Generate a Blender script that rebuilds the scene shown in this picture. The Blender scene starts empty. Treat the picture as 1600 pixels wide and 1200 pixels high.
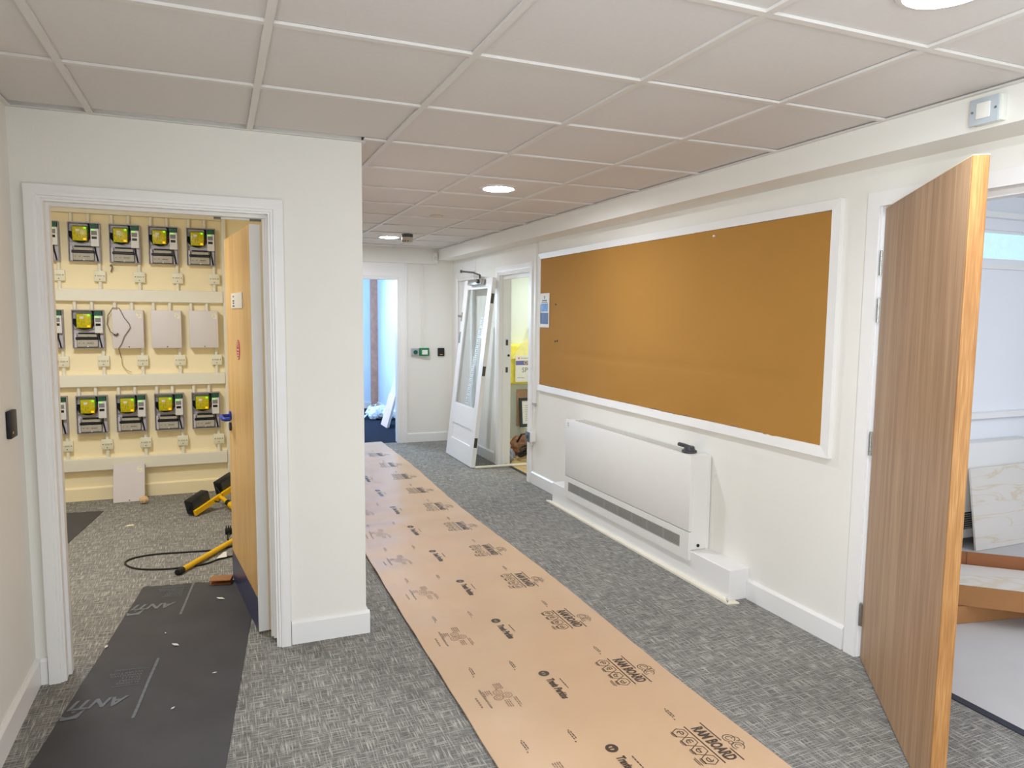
import bpy, bmesh, math, random
from mathutils import Vector, Matrix

random.seed(7)
C = bpy.context.scene.collection
PI = math.pi

# ------------------------------------------------------------------ camera
CAM_H = 1.552
cd = bpy.data.cameras.new('camera')
cam = bpy.data.objects.new('camera', cd)
C.objects.link(cam)
cd.sensor_fit = 'HORIZONTAL'
cd.sensor_width = 36.0
cd.lens = 36.0 * 1109.27 / 1600.0
cd.clip_start = 0.05
_y, _p, _r = math.radians(22.5602), math.radians(-5.4152), math.radians(0.5679)
F = Vector((math.sin(_y) * math.cos(_p), math.cos(_y) * math.cos(_p), math.sin(_p)))
R0 = Vector((math.cos(_y), -math.sin(_y), 0))
U0 = R0.cross(F)
R1 = R0 * math.cos(_r) + U0 * math.sin(_r)
U1 = U0 * math.cos(_r) - R0 * math.sin(_r)
cam.matrix_world = Matrix(((R1.x, U1.x, -F.x, 0), (R1.y, U1.y, -F.y, 0), (R1.z, U1.z, -F.z, CAM_H), (0, 0, 0, 1)))
bpy.context.scene.camera = cam

# ------------------------------------------------------------------ world, lights, exposure
sc = bpy.context.scene
sc.view_settings.view_transform = 'Standard'
sc.view_settings.look = 'None'
sc.view_settings.gamma = 1.0
sc.view_settings.use_curve_mapping = False
sc.view_settings.exposure = 1.16
sc.cycles.max_bounces = 12
sc.cycles.diffuse_bounces = 7
sc.cycles.sample_clamp_indirect = 8.0
sc.cycles.caustics_reflective = False
sc.cycles.caustics_refractive = False

w = bpy.data.worlds.new('sky')
sc.world = w
w.use_nodes = True
bg = w.node_tree.nodes['Background']
bg.inputs[0].default_value = (0.75, 0.87, 1.0, 1)
bg.inputs[1].default_value = 1.0


def area(name, loc, size, power, color, rot=(0, 0, 0), sizey=None):
    ld = bpy.data.lights.new(name, 'AREA')
    ld.energy = power
    ld.color = color
    ld.size = size
    if sizey:
        ld.shape = 'RECTANGLE'
        ld.size_y = sizey
    o = bpy.data.objects.new(name, ld)
    o.location = loc
    o.rotation_euler = rot
    C.objects.link(o)
    return o


DOWN = 112.0                              # radiance of the downlight diffusers
area('added_left_fill', (-0.70, -0.95, 1.5), 1.4, 56, (0.84, 0.93, 1.0), (0, -PI / 2, 0), 1.3)  # unseen lamp added on the left to brighten right wall and oak door
area('side_room_window_light', (5.3, 0.2, 2.1), 2.2, 24, (0.86, 0.92, 1.0), (math.radians(42), 0, math.radians(58)), 1.0)
area('meter_room_light', (-0.95, 4.9, 2.5), 0.5, 18, (0.93, 0.97, 1.0))
def aim(o, d):
    o.rotation_euler = Vector(d).to_track_quat('-Z', 'Y').to_euler()


aim(area('added_low_fill', (2.5, -1.3, 0.8), 1.5, 12, (0.88, 0.95, 1.0), sizey=1.4), (-1, 0.7, -0.15))  # extra low lamp behind the camera, added to lift the left wall
aim(area('far_room_window_light', (0.7, 10.6, 1.7), 1.2, 6, (0.60, 0.82, 1.0), sizey=1.4), (1, 0.15, -0.1))
aim(area('far_room_daylight', (0.8, 11.4, 2.0), 1.1, 38, (0.64, 0.84, 1.0), sizey=0.9), (0.05, -1, -0.22))
area('side_room_ceiling_light', (3.7, 6.9, 2.2), 0.6, 7.5, (1.0, 1.0, 0.94))
area('bright_room_window_light', (3.9, 8.6, 1.6), 0.9, 17, (0.85, 0.94, 1.0), (0, math.radians(80), 0))


# ------------------------------------------------------------------ materials
def lin(c):
    out = []
    for v in c:
        v = v / 255.0
        out.append(v / 12.92 if v <= 0.04045 else ((v + 0.055) / 1.055) ** 2.4)
    return tuple(out) + (1.0,)


MATS = {}


def M(name, rgb, rough=0.6, metal=0.0, var=0.04, scale=9.0, bump=0.0, bscale=120.0, spec=0.4, emit=None, alpha=None):
    if name in MATS:
        return MATS[name]
    m = bpy.data.materials.new(name)
    m.use_nodes = True
    nt = m.node_tree
    b = nt.nodes['Principled BSDF']
    b.inputs['Roughness'].default_value = rough
    b.inputs['Metallic'].default_value = metal
    b.inputs['Specular IOR Level'].default_value = spec
    tc = nt.nodes.new('ShaderNodeTexCoord')
    n = nt.nodes.new('ShaderNodeTexNoise')
    n.inputs['Scale'].default_value = scale
    n.inputs['Detail'].default_value = 4
    nt.links.new(tc.outputs['Object'], n.inputs['Vector'])
    r = nt.nodes.new('ShaderNodeValToRGB')
    c = lin(rgb)
    r.color_ramp.elements[0].position = 0.3
    r.color_ramp.elements[1].position = 0.7
    r.color_ramp.elements[0].color = tuple(max(0, v * (1 - var)) for v in c[:3]) + (1,)
    r.color_ramp.elements[1].color = tuple(min(1, v * (1 + var)) for v in c[:3]) + (1,)
    nt.links.new(n.outputs['Fac'], r.inputs['Fac'])
    nt.links.new(r.outputs['Color'], b.inputs['Base Color'])
    if bump:
        n2 = nt.nodes.new('ShaderNodeTexNoise')
        n2.inputs['Scale'].default_value = bscale
        nt.links.new(tc.outputs['Object'], n2.inputs['Vector'])
        bp = nt.nodes.new('ShaderNodeBump')
        bp.inputs['Strength'].default_value = bump
        bp.inputs['Distance'].default_value = 0.01
        nt.links.new(n2.outputs['Fac'], bp.inputs['Height'])
        nt.links.new(bp.outputs['Normal'], b.inputs['Normal'])
    if emit:
        b.inputs['Emission Color'].default_value = lin(emit[0])
        b.inputs['Emission Strength'].default_value = emit[1]
    if alpha is not None:
        b.inputs['Alpha'].default_value = alpha
    MATS[name] = m
    return m


def math_node(nt, op, a, b=None):
    n = nt.nodes.new('ShaderNodeMath')
    n.operation = op
    for i, v in enumerate((a, b)):
        if v is None:
            continue
        if isinstance(v, (int, float)):
            n.inputs[i].default_value = v
        else:
            nt.links.new(v, n.inputs[i])
    return n.outputs[0]


def carpet(name, dark, mid, light):
    m = bpy.data.materials.new(name)
    m.use_nodes = True
    nt = m.node_tree
    b = nt.nodes['Principled BSDF']
    b.inputs['Roughness'].default_value = 0.95
    b.inputs['Specular IOR Level'].default_value = 0.15
    tc = nt.nodes.new('ShaderNodeTexCoord')

    def noise(sx, sy, det, rough=0.5):
        mp = nt.nodes.new('ShaderNodeMapping')
        mp.inputs['Scale'].default_value = (sx, sy, 1)
        nt.links.new(tc.outputs['Object'], mp.inputs['Vector'])
        n = nt.nodes.new('ShaderNodeTexNoise')
        n.inputs['Scale'].default_value = 1.0
        n.inputs['Detail'].default_value = det
        n.inputs['Roughness'].default_value = rough
        nt.links.new(mp.outputs[0], n.inputs['Vector'])
        return n.outputs['Fac']

    a = noise(12, 180, 3)
    c = noise(180, 12, 3)
    mx = math_node(nt, 'MAXIMUM', a, c)
    fine = noise(420, 420, 1)
    big = noise(2.2, 2.2, 2)
    s = math_node(nt, 'ADD', math_node(nt, 'MULTIPLY', mx, 0.78), math_node(nt, 'MULTIPLY', fine, 0.30))
    s = math_node(nt, 'ADD', s, math_node(nt, 'MULTIPLY', big, 0.06))
    r = nt.nodes.new('ShaderNodeValToRGB')
    e = r.color_ramp.elements
    e[0].position, e[0].color = 0.50, lin(dark)
    e[1].position, e[1].color = 0.74, lin(light)
    k = e.new(0.61)
    k.color = lin(mid)
    nt.links.new(s, r.inputs['Fac'])
    nt.links.new(r.outputs['Color'], b.inputs['Base Color'])
    bp = nt.nodes.new('ShaderNodeBump')
    bp.inputs['Strength'].default_value = 0.5
    bp.inputs['Distance'].default_value = 0.004
    nt.links.new(s, bp.inputs['Height'])
    nt.links.new(bp.outputs['Normal'], b.inputs['Normal'])
    return m


def wood(name, dark, mid, light, gx=26.0, gz=1.1, rough=0.45, spec=0.35):
    """straight vertical grain in object space, running along z"""
    m = bpy.data.materials.new(name)
    m.use_nodes = True
    nt = m.node_tree
    b = nt.nodes['Principled BSDF']
    b.inputs['Roughness'].default_value = rough
    b.inputs['Specular IOR Level'].default_value = spec
    tc = nt.nodes.new('ShaderNodeTexCoord')

    def noise(sx, sz, det, dist=0.0):
        mp = nt.nodes.new('ShaderNodeMapping')
        mp.inputs['Scale'].default_value = (sx, sx, sz)
        nt.links.new(tc.outputs['Object'], mp.inputs['Vector'])
        n = nt.nodes.new('ShaderNodeTexNoise')
        n.inputs['Scale'].default_value = 1.0
        n.inputs['Detail'].default_value = det
        n.inputs['Distortion'].default_value = dist
        nt.links.new(mp.outputs[0], n.inputs['Vector'])
        return n.outputs['Fac']

    a = noise(gx, gz, 4, 0.6)
    f = noise(gx * 9, gz * 3.5, 3)
    g = noise(gx * 0.28, gz * 0.5, 2, 1.0)
    s = math_node(nt, 'ADD', math_node(nt, 'MULTIPLY', a, 0.38), math_node(nt, 'MULTIPLY', f, 0.42))
    s = math_node(nt, 'ADD', s, math_node(nt, 'MULTIPLY', g, 0.20))
    r = nt.nodes.new('ShaderNodeValToRGB')
    e = r.color_ramp.elements
    e[0].position, e[0].color = 0.36, lin(dark)
    e[1].position, e[1].color = 0.64, lin(light)
    k = e.new(0.5)
    k.color = lin(mid)
    nt.links.new(s, r.inputs['Fac'])
    nt.links.new(r.outputs['Color'], b.inputs['Base Color'])
    bp = nt.nodes.new('ShaderNodeBump')
    bp.inputs['Strength'].default_value = 0.15
    bp.inputs['Distance'].default_value = 0.002
    nt.links.new(s, bp.inputs['Height'])
    nt.links.new(bp.outputs['Normal'], b.inputs['Normal'])
    return m


def marble(name, base, vein):
    m = bpy.data.materials.new(name)
    m.use_nodes = True
    nt = m.node_tree
    b = nt.nodes['Principled BSDF']
    b.inputs['Roughness'].default_value = 0.35
    tc = nt.nodes.new('ShaderNodeTexCoord')
    mp = nt.nodes.new('ShaderNodeMapping')
    mp.inputs['Scale'].default_value = (0.9, 2.0, 7.0)
    mp.inputs['Rotation'].default_value = (0, 0.12, 0)
    nt.links.new(tc.outputs['Object'], mp.inputs['Vector'])
    n = nt.nodes.new('ShaderNodeTexNoise')
    n.inputs['Scale'].default_value = 1.4
    n.inputs['Detail'].default_value = 8
    n.inputs['Distortion'].default_value = 0.8
    nt.links.new(mp.outputs[0], n.inputs['Vector'])
    r = nt.nodes.new('ShaderNodeValToRGB')
    e = r.color_ramp.elements
    e[0].position, e[0].color = 0.475, lin(base)
    e[1].position, e[1].color = 0.525, lin(base)
    k = e.new(0.50)
    k.color = lin(vein)
    nt.links.new(n.outputs['Fac'], r.inputs['Fac'])
    nt.links.new(r.outputs['Color'], b.inputs['Base Color'])
    return m


def clear_mat(name, tint, gloss=0.12):
    m = bpy.data.materials.new(name)
    m.use_nodes = True
    nt = m.node_tree
    nt.nodes.clear()
    out = nt.nodes.new('ShaderNodeOutputMaterial')
    t = nt.nodes.new('ShaderNodeBsdfTransparent')
    t.inputs[0].default_value = tint + (1,)
    g = nt.nodes.new('ShaderNodeBsdfGlossy')
    g.inputs['Roughness'].default_value = 0.03
    mix = nt.nodes.new('ShaderNodeMixShader')
    fr = nt.nodes.new('ShaderNodeLayerWeight')
    fr.inputs[0].default_value = gloss
    nt.links.new(fr.outputs['Fresnel'], mix.inputs[0])
    nt.links.new(t.outputs[0], mix.inputs[1])
    nt.links.new(g.outputs[0], mix.inputs[2])
    nt.links.new(mix.outputs[0], out.inputs[0])
    return m


WALL = M('wall_paint', (233, 230, 223), 0.75, var=0.012, scale=2.0, bump=0.05, bscale=160, spec=0.2)
WARMWALL = M('cream_paint', (246, 232, 196), 0.75, var=0.02, scale=3.0, bump=0.05, bscale=120, spec=0.2)
TRIM = M('gloss_trim', (236, 234, 232), 0.35, var=0.01, scale=4.0, spec=0.45)
TILE = M('ceiling_tile', (216, 211, 208), 0.9, var=0.015, scale=60.0, bump=0.08, bscale=300, spec=0.1)
TEE = M('ceiling_tee', (217, 212, 207), 0.45, var=0.01)
TRUNK = M('trunking', (230, 227, 214), 0.5, var=0.01)
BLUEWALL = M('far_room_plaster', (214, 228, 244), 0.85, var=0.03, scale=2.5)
COOLWALL = M('side_room_paint', (232, 234, 238), 0.8, var=0.01, scale=2)
GREENWALL = M('cupboard_paint', (226, 234, 228), 0.8, var=0.015, scale=2)
SALMON = M('bare_plaster', (208, 158, 136), 0.9, var=0.12, scale=14)
CARPET = carpet('carpet_grey', (98, 97, 95), (134, 132, 128), (192, 188, 178))
NAVY = M('carpet_navy', (36, 42, 60), 0.95, var=0.25, scale=40, bump=0.4, bscale=220, spec=0.1)
SHEETFLOOR = M('floor_protection', (196, 193, 192), 0.6, var=0.03, scale=5, bump=0.03, bscale=30)
BEIGEFLOOR = M('vinyl_beige', (208, 180, 130), 0.5, var=0.05, scale=12)
DARKSTRIP = M('threshold_dark', (45, 47, 58), 0.6)
BLACK = M('black_plastic', (22, 23, 26), 0.45, var=0.1)
MATBLACK = M('black_sheet', (72, 70, 73), 0.62, var=0.10, scale=5, bump=0.10, bscale=14, spec=0.3)
MATPRINT = M('sheet_print', (112, 116, 122), 0.6, var=0.08, scale=40)
KRAFT = M('kraft_board', (206, 172, 138), 0.32, var=0.035, scale=3.5, bump=0.02, bscale=60, spec=0.7)
INK = M('print_ink', (66, 54, 48), 0.32, var=0.05, spec=0.7)
FAINTINK = M('print_ink_faint', (128, 98, 80), 0.32, var=0.05, spec=0.7)
PAPER = M('board_paper', (174, 127, 62), 0.8, var=0.035, scale=1.4, bump=0.05, bscale=6, spec=0.15)
OAK = wood('oak_veneer', (146, 112, 82), (172, 137, 104), (194, 160, 124))
OAKEDGE = wood('oak_lipping', (138, 92, 50), (162, 115, 66), (186, 141, 90), gx=34, gz=2.6)
BIRCH = wood('birch_veneer', (206, 160, 96), (222, 180, 116), (234, 196, 136), gx=12, gz=1.0, rough=0.35)
STEEL = M('steel', (168, 166, 160), 0.3, metal=0.9, var=0.04)
DARKSTEEL = M('dark_metal', (92, 86, 78), 0.35, metal=0.8)
WHITEP = M('white_plastic', (232, 230, 224), 0.4, var=0.01)
GREYP = M('grey_plastic', (170, 172, 178), 0.5, var=0.02)
BOXGREY = M('cover_grey', (214, 208, 210), 0.5, var=0.012)
DARKGREY = M('charcoal_plastic', (66, 67, 70), 0.5)
HEATER = M('heater_enamel', (232, 230, 226), 0.35, var=0.006)
GRILLE = M('grille_metal', (168, 166, 160), 0.45, var=0.03)
YELLOW = M('yellow_paint', (240, 190, 20), 0.4, var=0.06)
BLUEP = M('blue_plastic', (30, 60, 170), 0.35)
BLUEFILM = M('blue_film', (62, 68, 104), 0.3, var=0.10, scale=18)
GREEN = M('green_plastic', (24, 130, 84), 0.45)
RED = M('red_print', (206, 50, 66), 0.5)
CARD = M('cardboard', (164, 116, 72), 0.85, var=0.05, scale=7)
CARDIN = M('cardboard_inner', (150, 96, 62), 0.85, var=0.05, scale=7)
MARBLE = marble('marble_effect', (220, 213, 205), (212, 197, 172))
PINK = M('pink_board', (240, 214, 214), 0.8, var=0.05)
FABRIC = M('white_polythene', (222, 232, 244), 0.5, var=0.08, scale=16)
GLASS = clear_mat('window_glass', (0.95, 0.97, 0.97), 0.04)
CLEAR = clear_mat('clear_cover', (0.97, 0.97, 0.98), 0.05)
PCB = M('yellow_module', (206, 192, 20), 0.3, var=0.22, scale=70)
PCBGREEN = M('green_board', (60, 140, 60), 0.4, var=0.2, scale=80)
CONNECT = M('green_terminal', (40, 92, 66), 0.5, var=0.15, scale=50)
ALU = M('backplate', (206, 202, 206), 0.45, var=0.08, scale=30)
TERM = M('terminal_cover', (186, 180, 164), 0.5, var=0.08, scale=40)
MAROON = M('cable_maroon', (84, 30, 38), 0.5)
LED = M('led_orange', (255, 170, 10), 0.5, emit=((255, 160, 10), 0.7))
LEDG = M('led_green', (130, 255, 40), 0.5, emit=((120, 255, 40), 0.4))
LABELW = M('label_white', (232, 230, 224), 0.6)
GREYTEXT = M('label_grey', (140, 138, 140), 0.6)
STICKER = M('sticker_cream', (238, 234, 200), 0.6)
GLOW = M('diffuser', (255, 255, 255), 0.5, emit=((238, 246, 255), DOWN))
SKYPANE = M('frosted_lit_pane', (190, 216, 228), 0.4, var=0.05, scale=18, emit=((186, 226, 246), 0.27))
BRIGHTPANE = M('bright_pane', (235, 245, 255), 0.4, emit=((225, 242, 255), 0.5))
PURPLE = M('label_purple', (112, 112, 170), 0.6)
YBAG = M('yellow_bag', (244, 232, 100), 0.35, var=0.10, scale=14)
PALEYBAG = M('pale_yellow_film', (246, 240, 160), 0.3, var=0.08, scale=14)
YTEXT = M('yellow_text', (236, 196, 60), 0.6)
ORANGE = M('orange_mark', (226, 130, 90), 0.6)
GREYTXT = M('dark_text', (84, 84, 96), 0.6)
SKYBLUE = M('poster_blue', (84, 130, 196), 0.5, var=0.3, scale=22)
NAVYP = M('poster_navy', (44, 62, 122), 0.5, var=0.2, scale=22)
LEATHER = M('brown_offcut', (170, 118, 84), 0.8, var=0.15)
GREYBAG = M('grey_film', (150, 158, 172), 0.3, var=0.3, scale=12)
CORK = M('cork', (186, 152, 122), 0.9, var=0.12, scale=60)
CREAM = M('cream_strip', (238, 230, 212), 0.7, var=0.03)
GUTTER = M('joint_shadow_grey', (120, 116, 110), 0.8)


# ------------------------------------------------------------------ mesh helpers
class MB:
    def __init__(self):
        self.bm = bmesh.new()

    def box(self, x0, x1, y0, y1, z0, z1, bev=0.0, seg=2, M_=None):
        t = bmesh.new()
        bmesh.ops.create_cube(t, size=1.0)
        for v in t.verts:
            v.co = Vector(((x0 + x1) / 2 + v.co.x * (x1 - x0), (y0 + y1) / 2 + v.co.y * (y1 - y0), (z0 + z1) / 2 + v.co.z * (z1 - z0)))
        if bev:
            bmesh.ops.bevel(t, geom=list(t.edges), offset=bev, segments=seg, profile=0.5, affect='EDGES')
        return self._merge(t, M_)

    def _merge(self, t, M_=None):
        if M_ is not None:
            bmesh.ops.transform(t, matrix=M_, verts=list(t.verts))
        me = bpy.data.meshes.new('t')
        t.to_mesh(me)
        t.free()
        self.bm.from_mesh(me)
        bpy.data.meshes.remove(me)
        return self

    def cyl(self, p0, p1, r, n=14, r2=None):
        p0, p1 = Vector(p0), Vector(p1)
        d = p1 - p0
        t = bmesh.new()
        bmesh.ops.create_cone(t, cap_ends=True, segments=n, radius1=r, radius2=r if r2 is None else r2, depth=d.length)
        q = Vector((0, 0, 1)).rotation_difference(d.normalized()).to_matrix().to_4x4()
        return self._merge(t, Matrix.Translation((p0 + p1) / 2) @ q)

    def tube(self, pts, r, n=8):
        pts = [Vector(p) for p in pts]
        rings = []
        prev = None
        for i, p in enumerate(pts):
            d = (pts[min(i + 1, len(pts) - 1)] - pts[max(i - 1, 0)]).normalized()
            if prev is None:
                up = Vector((0, 0, 1)) if abs(d.z) < 0.9 else Vector((1, 0, 0))
                a = d.cross(up).normalized()
            else:
                a = (prev - d * prev.dot(d)).normalized()
            prev = a
            b = d.cross(a)
            rings.append([self.bm.verts.new(p + (a * math.cos(2 * PI * k / n) + b * math.sin(2 * PI * k / n)) * r) for k in range(n)])
        for A, B in zip(rings, rings[1:]):
            for k in range(n):
                self.bm.faces.new((A[k], A[(k + 1) % n], B[(k + 1) % n], B[k]))
        self.bm.faces.new(rings[0][::-1])
        self.bm.faces.new(rings[-1])
        return self

    def prism(self, pts, axis, a0, a1, M_=None):
        """closed outline pts (2-D) pushed along an axis; axis x: (y,z), y: (x,z), z: (x,y)"""
        t = bmesh.new()

        def mk(p, a):
            return {'x': (a, p[0], p[1]), 'y': (p[0], a, p[1]), 'z': (p[0], p[1], a)}[axis]
        A = [t.verts.new(mk(p, a0)) for p in pts]
        B = [t.verts.new(mk(p, a1)) for p in pts]
        n = len(pts)
        t.faces.new(A)
        t.faces.new(B[::-1])
        for i in range(n):
            t.faces.new((A[i], B[i], B[(i + 1) % n], A[(i + 1) % n]))
        bmesh.ops.recalc_face_normals(t, faces=list(t.faces))
        return self._merge(t, M_)

    def ball(self, c, r, sc=(1, 1, 1), sub=2, jit=0.0):
        t = bmesh.new()
        bmesh.ops.create_icosphere(t, subdivisions=sub, radius=r)
        for v in t.verts:
            k = 1 + random.uniform(-jit, jit)
            v.co = Vector((c[0] + v.co.x * sc[0] * k, c[1] + v.co.y * sc[1] * k, c[2] + v.co.z * sc[2] * k))
        return self._merge(t)

    def lathe(self, prof, c, n=32):
        """profile of (r, z) about a vertical axis through c"""
        rings = []
        for r, z in prof:
            rings.append([self.bm.verts.new((c[0] + r * math.cos(2 * PI * k / n), c[1] + r * math.sin(2 * PI * k / n), c[2] + z)) for k in range(n)])
        for A, B in zip(rings, rings[1:]):
            for k in range(n):
                self.bm.faces.new((A[k], A[(k + 1) % n], B[(k + 1) % n], B[k]))
        return self

    def xf(self, M_):
        bmesh.ops.transform(self.bm, matrix=M_, verts=list(self.bm.verts))
        return self

    def build(self, name, mat, parent=None, label=None, smooth=True, recalc=True):
        if recalc:
            bmesh.ops.recalc_face_normals(self.bm, faces=list(self.bm.faces))
        me = bpy.data.meshes.new(name)
        self.bm.to_mesh(me)
        self.bm.free()
        me.materials.append(mat)
        if smooth:
            me.shade_smooth()
            me.set_sharp_from_angle(angle=math.radians(35))
        o = bpy.data.objects.new(name, me)
        C.objects.link(o)
        if parent is not None:
            o.parent = parent
        if label:
            o['label'] = label
        return o


def B(*a, **k):
    return MB().box(*a, **k)


def thing(name, label, cat, loc=(0, 0, 0), rotz=0.0, group=None):
    o = bpy.data.objects.new(name, None)
    C.objects.link(o)
    o.empty_display_size = 0.1
    o.location = loc
    o.rotation_euler = (0, 0, rotz)
    return tag(o, label, cat, group)


def tag(o, label, cat, group=None):
    o['label'] = label
    o['category'] = cat
    o['kind'] = 'thing'
    if group:
        o['group'] = group
    return o


def struct(o, label=None):
    o['kind'] = 'structure'
    if label:
        o['label'] = label
    return o


def dup(root, loc, label, group=None):
    r = root.copy()
    C.objects.link(r)
    r.location = loc
    r['label'] = label
    if group:
        r['group'] = group
    for ch in list(root.children):
        c = ch.copy()
        C.objects.link(c)
        c.parent = r
        for g in list(ch.children):
            d = g.copy()
            C.objects.link(d)
            d.parent = c
    return r


def text_polys(s, size, shear=0.0, bold=0.0):
    """tessellated lettering: list of vertices and faces, centred on its own box"""
    cu = bpy.data.curves.new('lettering', 'FONT')
    cu.body = s
    cu.size = size
    cu.shear = shear
    cu.offset = bold
    cu.resolution_u = 2
    cu.align_x = 'CENTER'
    cu.align_y = 'CENTER'
    o = bpy.data.objects.new('lettering', cu)
    C.objects.link(o)
    me = bpy.data.meshes.new_from_object(o.evaluated_get(bpy.context.evaluated_depsgraph_get()))
    vs = [(v.co.x, v.co.y) for v in me.vertices]
    fs = [tuple(p.vertices) for p in me.polygons]
    bpy.data.objects.remove(o)
    bpy.data.curves.remove(cu)
    bpy.data.meshes.remove(me)
    return vs, fs


class Flat:
    """flat print collected in (u, v) and later laid on a surface"""
    def __init__(self):
        self.v, self.f = [], []

    def add(self, vs, fs, du=0, dv=0):
        k = len(self.v)
        self.v += [(a + du, b + dv) for a, b in vs]
        self.f += [tuple(i + k for i in f) for f in fs]
        return self

    def text(self, s, size, du=0, dv=0, shear=0.0, bold=0.0, width=None):
        vs, fs = text_polys(s, size, shear, bold)
        if width:
            w_ = max(a for a, b in vs) - min(a for a, b in vs)
            vs = [(a * width / w_, b) for a, b in vs]
        return self.add(vs, fs, du, dv)

    def bar(self, u0, u1, v0, v1):
        return self.add([(u0, v0), (u1, v0), (u1, v1), (u0, v1)], [(0, 1, 2, 3)])

    def ring(self, cu, cv, r, t, n=6, rot=0.0, a0=0.0, a1=2 * PI, sv=1.0):
        vs, fs = [], []
        for i in range(n + 1):
            a = rot + a0 + (a1 - a0) * i / n
            vs += [(cu + r * math.cos(a), cv + sv * r * math.sin(a)), (cu + (r - t) * math.cos(a), cv + sv * (r - t) * math.sin(a))]
        for i in range(n):
            fs.append((2 * i, 2 * i + 2, 2 * i + 3, 2 * i + 1))
        return self.add(vs, fs)

    def disc(self, cu, cv, r, n=20):
        return self.add([(cu + r * math.cos(2 * PI * i / n), cv + r * math.sin(2 * PI * i / n)) for i in range(n)], [tuple(range(n))])

    def lay(self, fn, name, mat, parent, label=None):
        me = bpy.data.meshes.new(name)
        me.from_pydata([fn(a, b) for a, b in self.v], [], self.f)
        me.materials.append(mat)
        o = bpy.data.objects.new(name, me)
        C.objects.link(o)
        o.parent = parent
        if label:
            o['label'] = label
        return o
        return o


# ================================================================== THE SETTING
ZC = 2.3464          # ceiling face
XR = 2.70            # right wall face
XL = -0.735          # left wall face
YW = 3.38            # face of the meter-room partition
YM = 6.68            # back wall of the meter room
YF = 8.46            # far wall of the corridor

# --- floors
fl = struct(B(-2.4, 2.76, -3.0, 8.5, -0.05, 0.0).build('floor', CARPET), 'grey flecked carpet of the corridor and meter room')
struct(B(2.80, 7.2, -1.2, 3.5, -0.05, 0.002).build('floor', SHEETFLOOR), 'pale grey covered floor of the room behind the oak door')
struct(B(2.76, 2.80, 0.0, 3.0, -0.05, 0.004).build('trim_1', DARKSTRIP), 'dark threshold strip under the oak door opening')
struct(B(2.80, 5.4, 5.6, 8.6, -0.05, 0.001).build('floor', BEIGEFLOOR), 'beige floor of the cupboard beyond the corridor')
struct(B(2.76, 2.80, 5.6, 7.2, -0.05, 0.003).build('trim_2', DARKSTRIP), 'dark edge strip at the cupboard doorway')
struct(B(-0.4, 2.76, 8.5, 12.2, -0.05, 0.001).build('floor', NAVY), 'navy carpet of the far room')


def wall(name, boxes, mat, label=None):
    m = MB()
    for b in boxes:
        m.box(*b)
    return struct(m.build(name, mat, smooth=False), label)


H = 2.75
wall('wall_left', [(XL - 0.12, XL, -3.0, -1.65, 0, H), (XL - 0.12, XL, -0.25, YW + 0.12, 0, H), (XL - 0.12, XL, -1.65, -0.25, 0, 0.85), (XL - 0.12, XL, -1.65, -0.25, 2.15, H)], WALL, 'plain white wall along the left edge')
DX0, DX1, DZ = -0.628, 0.224, 1.995           # meter-room opening
wall('wall_front', [(XL, DX0 - 0.02, YW, YW + 0.12, 0, H), (DX1 + 0.02, 0.64, YW, YW + 0.12, 0, H), (DX0 - 0.02, DX1 + 0.02, YW, YW + 0.12, DZ + 0.02, H)], WALL,
     'white partition with the meter room doorway')
wall('wall_return', [(0.52, 0.64, YW + 0.12, YF, 0, H)], WALL, 'white side wall of the meter room along the corridor')
wall('wall_right', [(XR, XR + 0.12, -3.0, 1.25, 0, H), (XR, XR + 0.12, 2.31, 6.08, 0, H), (XR, XR + 0.12, 1.25, 2.31, 2.05, H),
                    (XR, XR + 0.12, 6.85, 7.66, 0, H), (XR, XR + 0.12, 6.08, 6.85, 1.99, H), (XR, XR + 0.12, 8.22, YF, 0, H),
                    (XR, XR + 0.12, 7.66, 8.22, 1.99, H)], WALL, 'long white wall carrying the pinboard')
wall('wall_far', [(2.03, XR + 0.12, YF, YF + 0.12, 0, H), (0.52, 1.2, YF, YF + 0.12, 0, H), (1.2, 2.03, YF, YF + 0.12, 2.0, H)], WALL, 'white end wall of the corridor')
wall('wall_rear', [(XL - 0.12, -0.3, -3.12, -3.0, 0, H), (2.3, 2.82, -3.12, -3.0, 0, H), (-0.3, 2.3, -3.12, -3.0, 0, 0.7), (-0.3, 2.3, -3.12, -3.0, 2.3, H)], WALL)
# meter room shell
wall('wall_meter_back', [(-2.4, 0.64, YM, YM + 0.1, 0, H)], WARMWALL, 'cream wall behind the electricity meters')
wall('wall_meter_left', [(-2.5, -2.4, YW, YM + 0.1, 0, H)], WARMWALL)
wall('wall_meter_inner', [(-2.4, DX0 - 0.021, YW + 0.121, YW + 0.14, 0, H), (0.50, 0.519, YW + 0.13, YM, 0, H)], WARMWALL)
wall('wall_meter_front', [(-2.5, XL - 0.12, YW, YW + 0.12, 0, H)], WARMWALL)
struct(B(-2.5, 0.6, YW + 0.1, YM + 0.1, 2.62, 2.7).build('ceiling', TILE), 'ceiling of the meter room')
# room behind the oak door
wall('wall_side_room', [(XR + 0.12, 4.6, 3.34, 3.46, 0, H), (6.6, 7.2, 3.34, 3.46, 0, H), (4.6, 6.6, 3.34, 3.46, 0, 1.975), (4.6, 6.6, 3.34, 3.46, 2.185, H), (7.1, 7.2, -1.2, 3.4, 0, H)], COOLWALL,
     'pale wall of the room behind the oak door')
wall('wall_side_room_near', [(2.83, 7.2, -1.3, -1.2, 0, H)], COOLWALL)
struct(B(2.82, 7.2, -1.3, 3.5, 2.42, 2.5).build('ceiling', COOLWALL), 'ceiling of the room behind the oak door')
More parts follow.
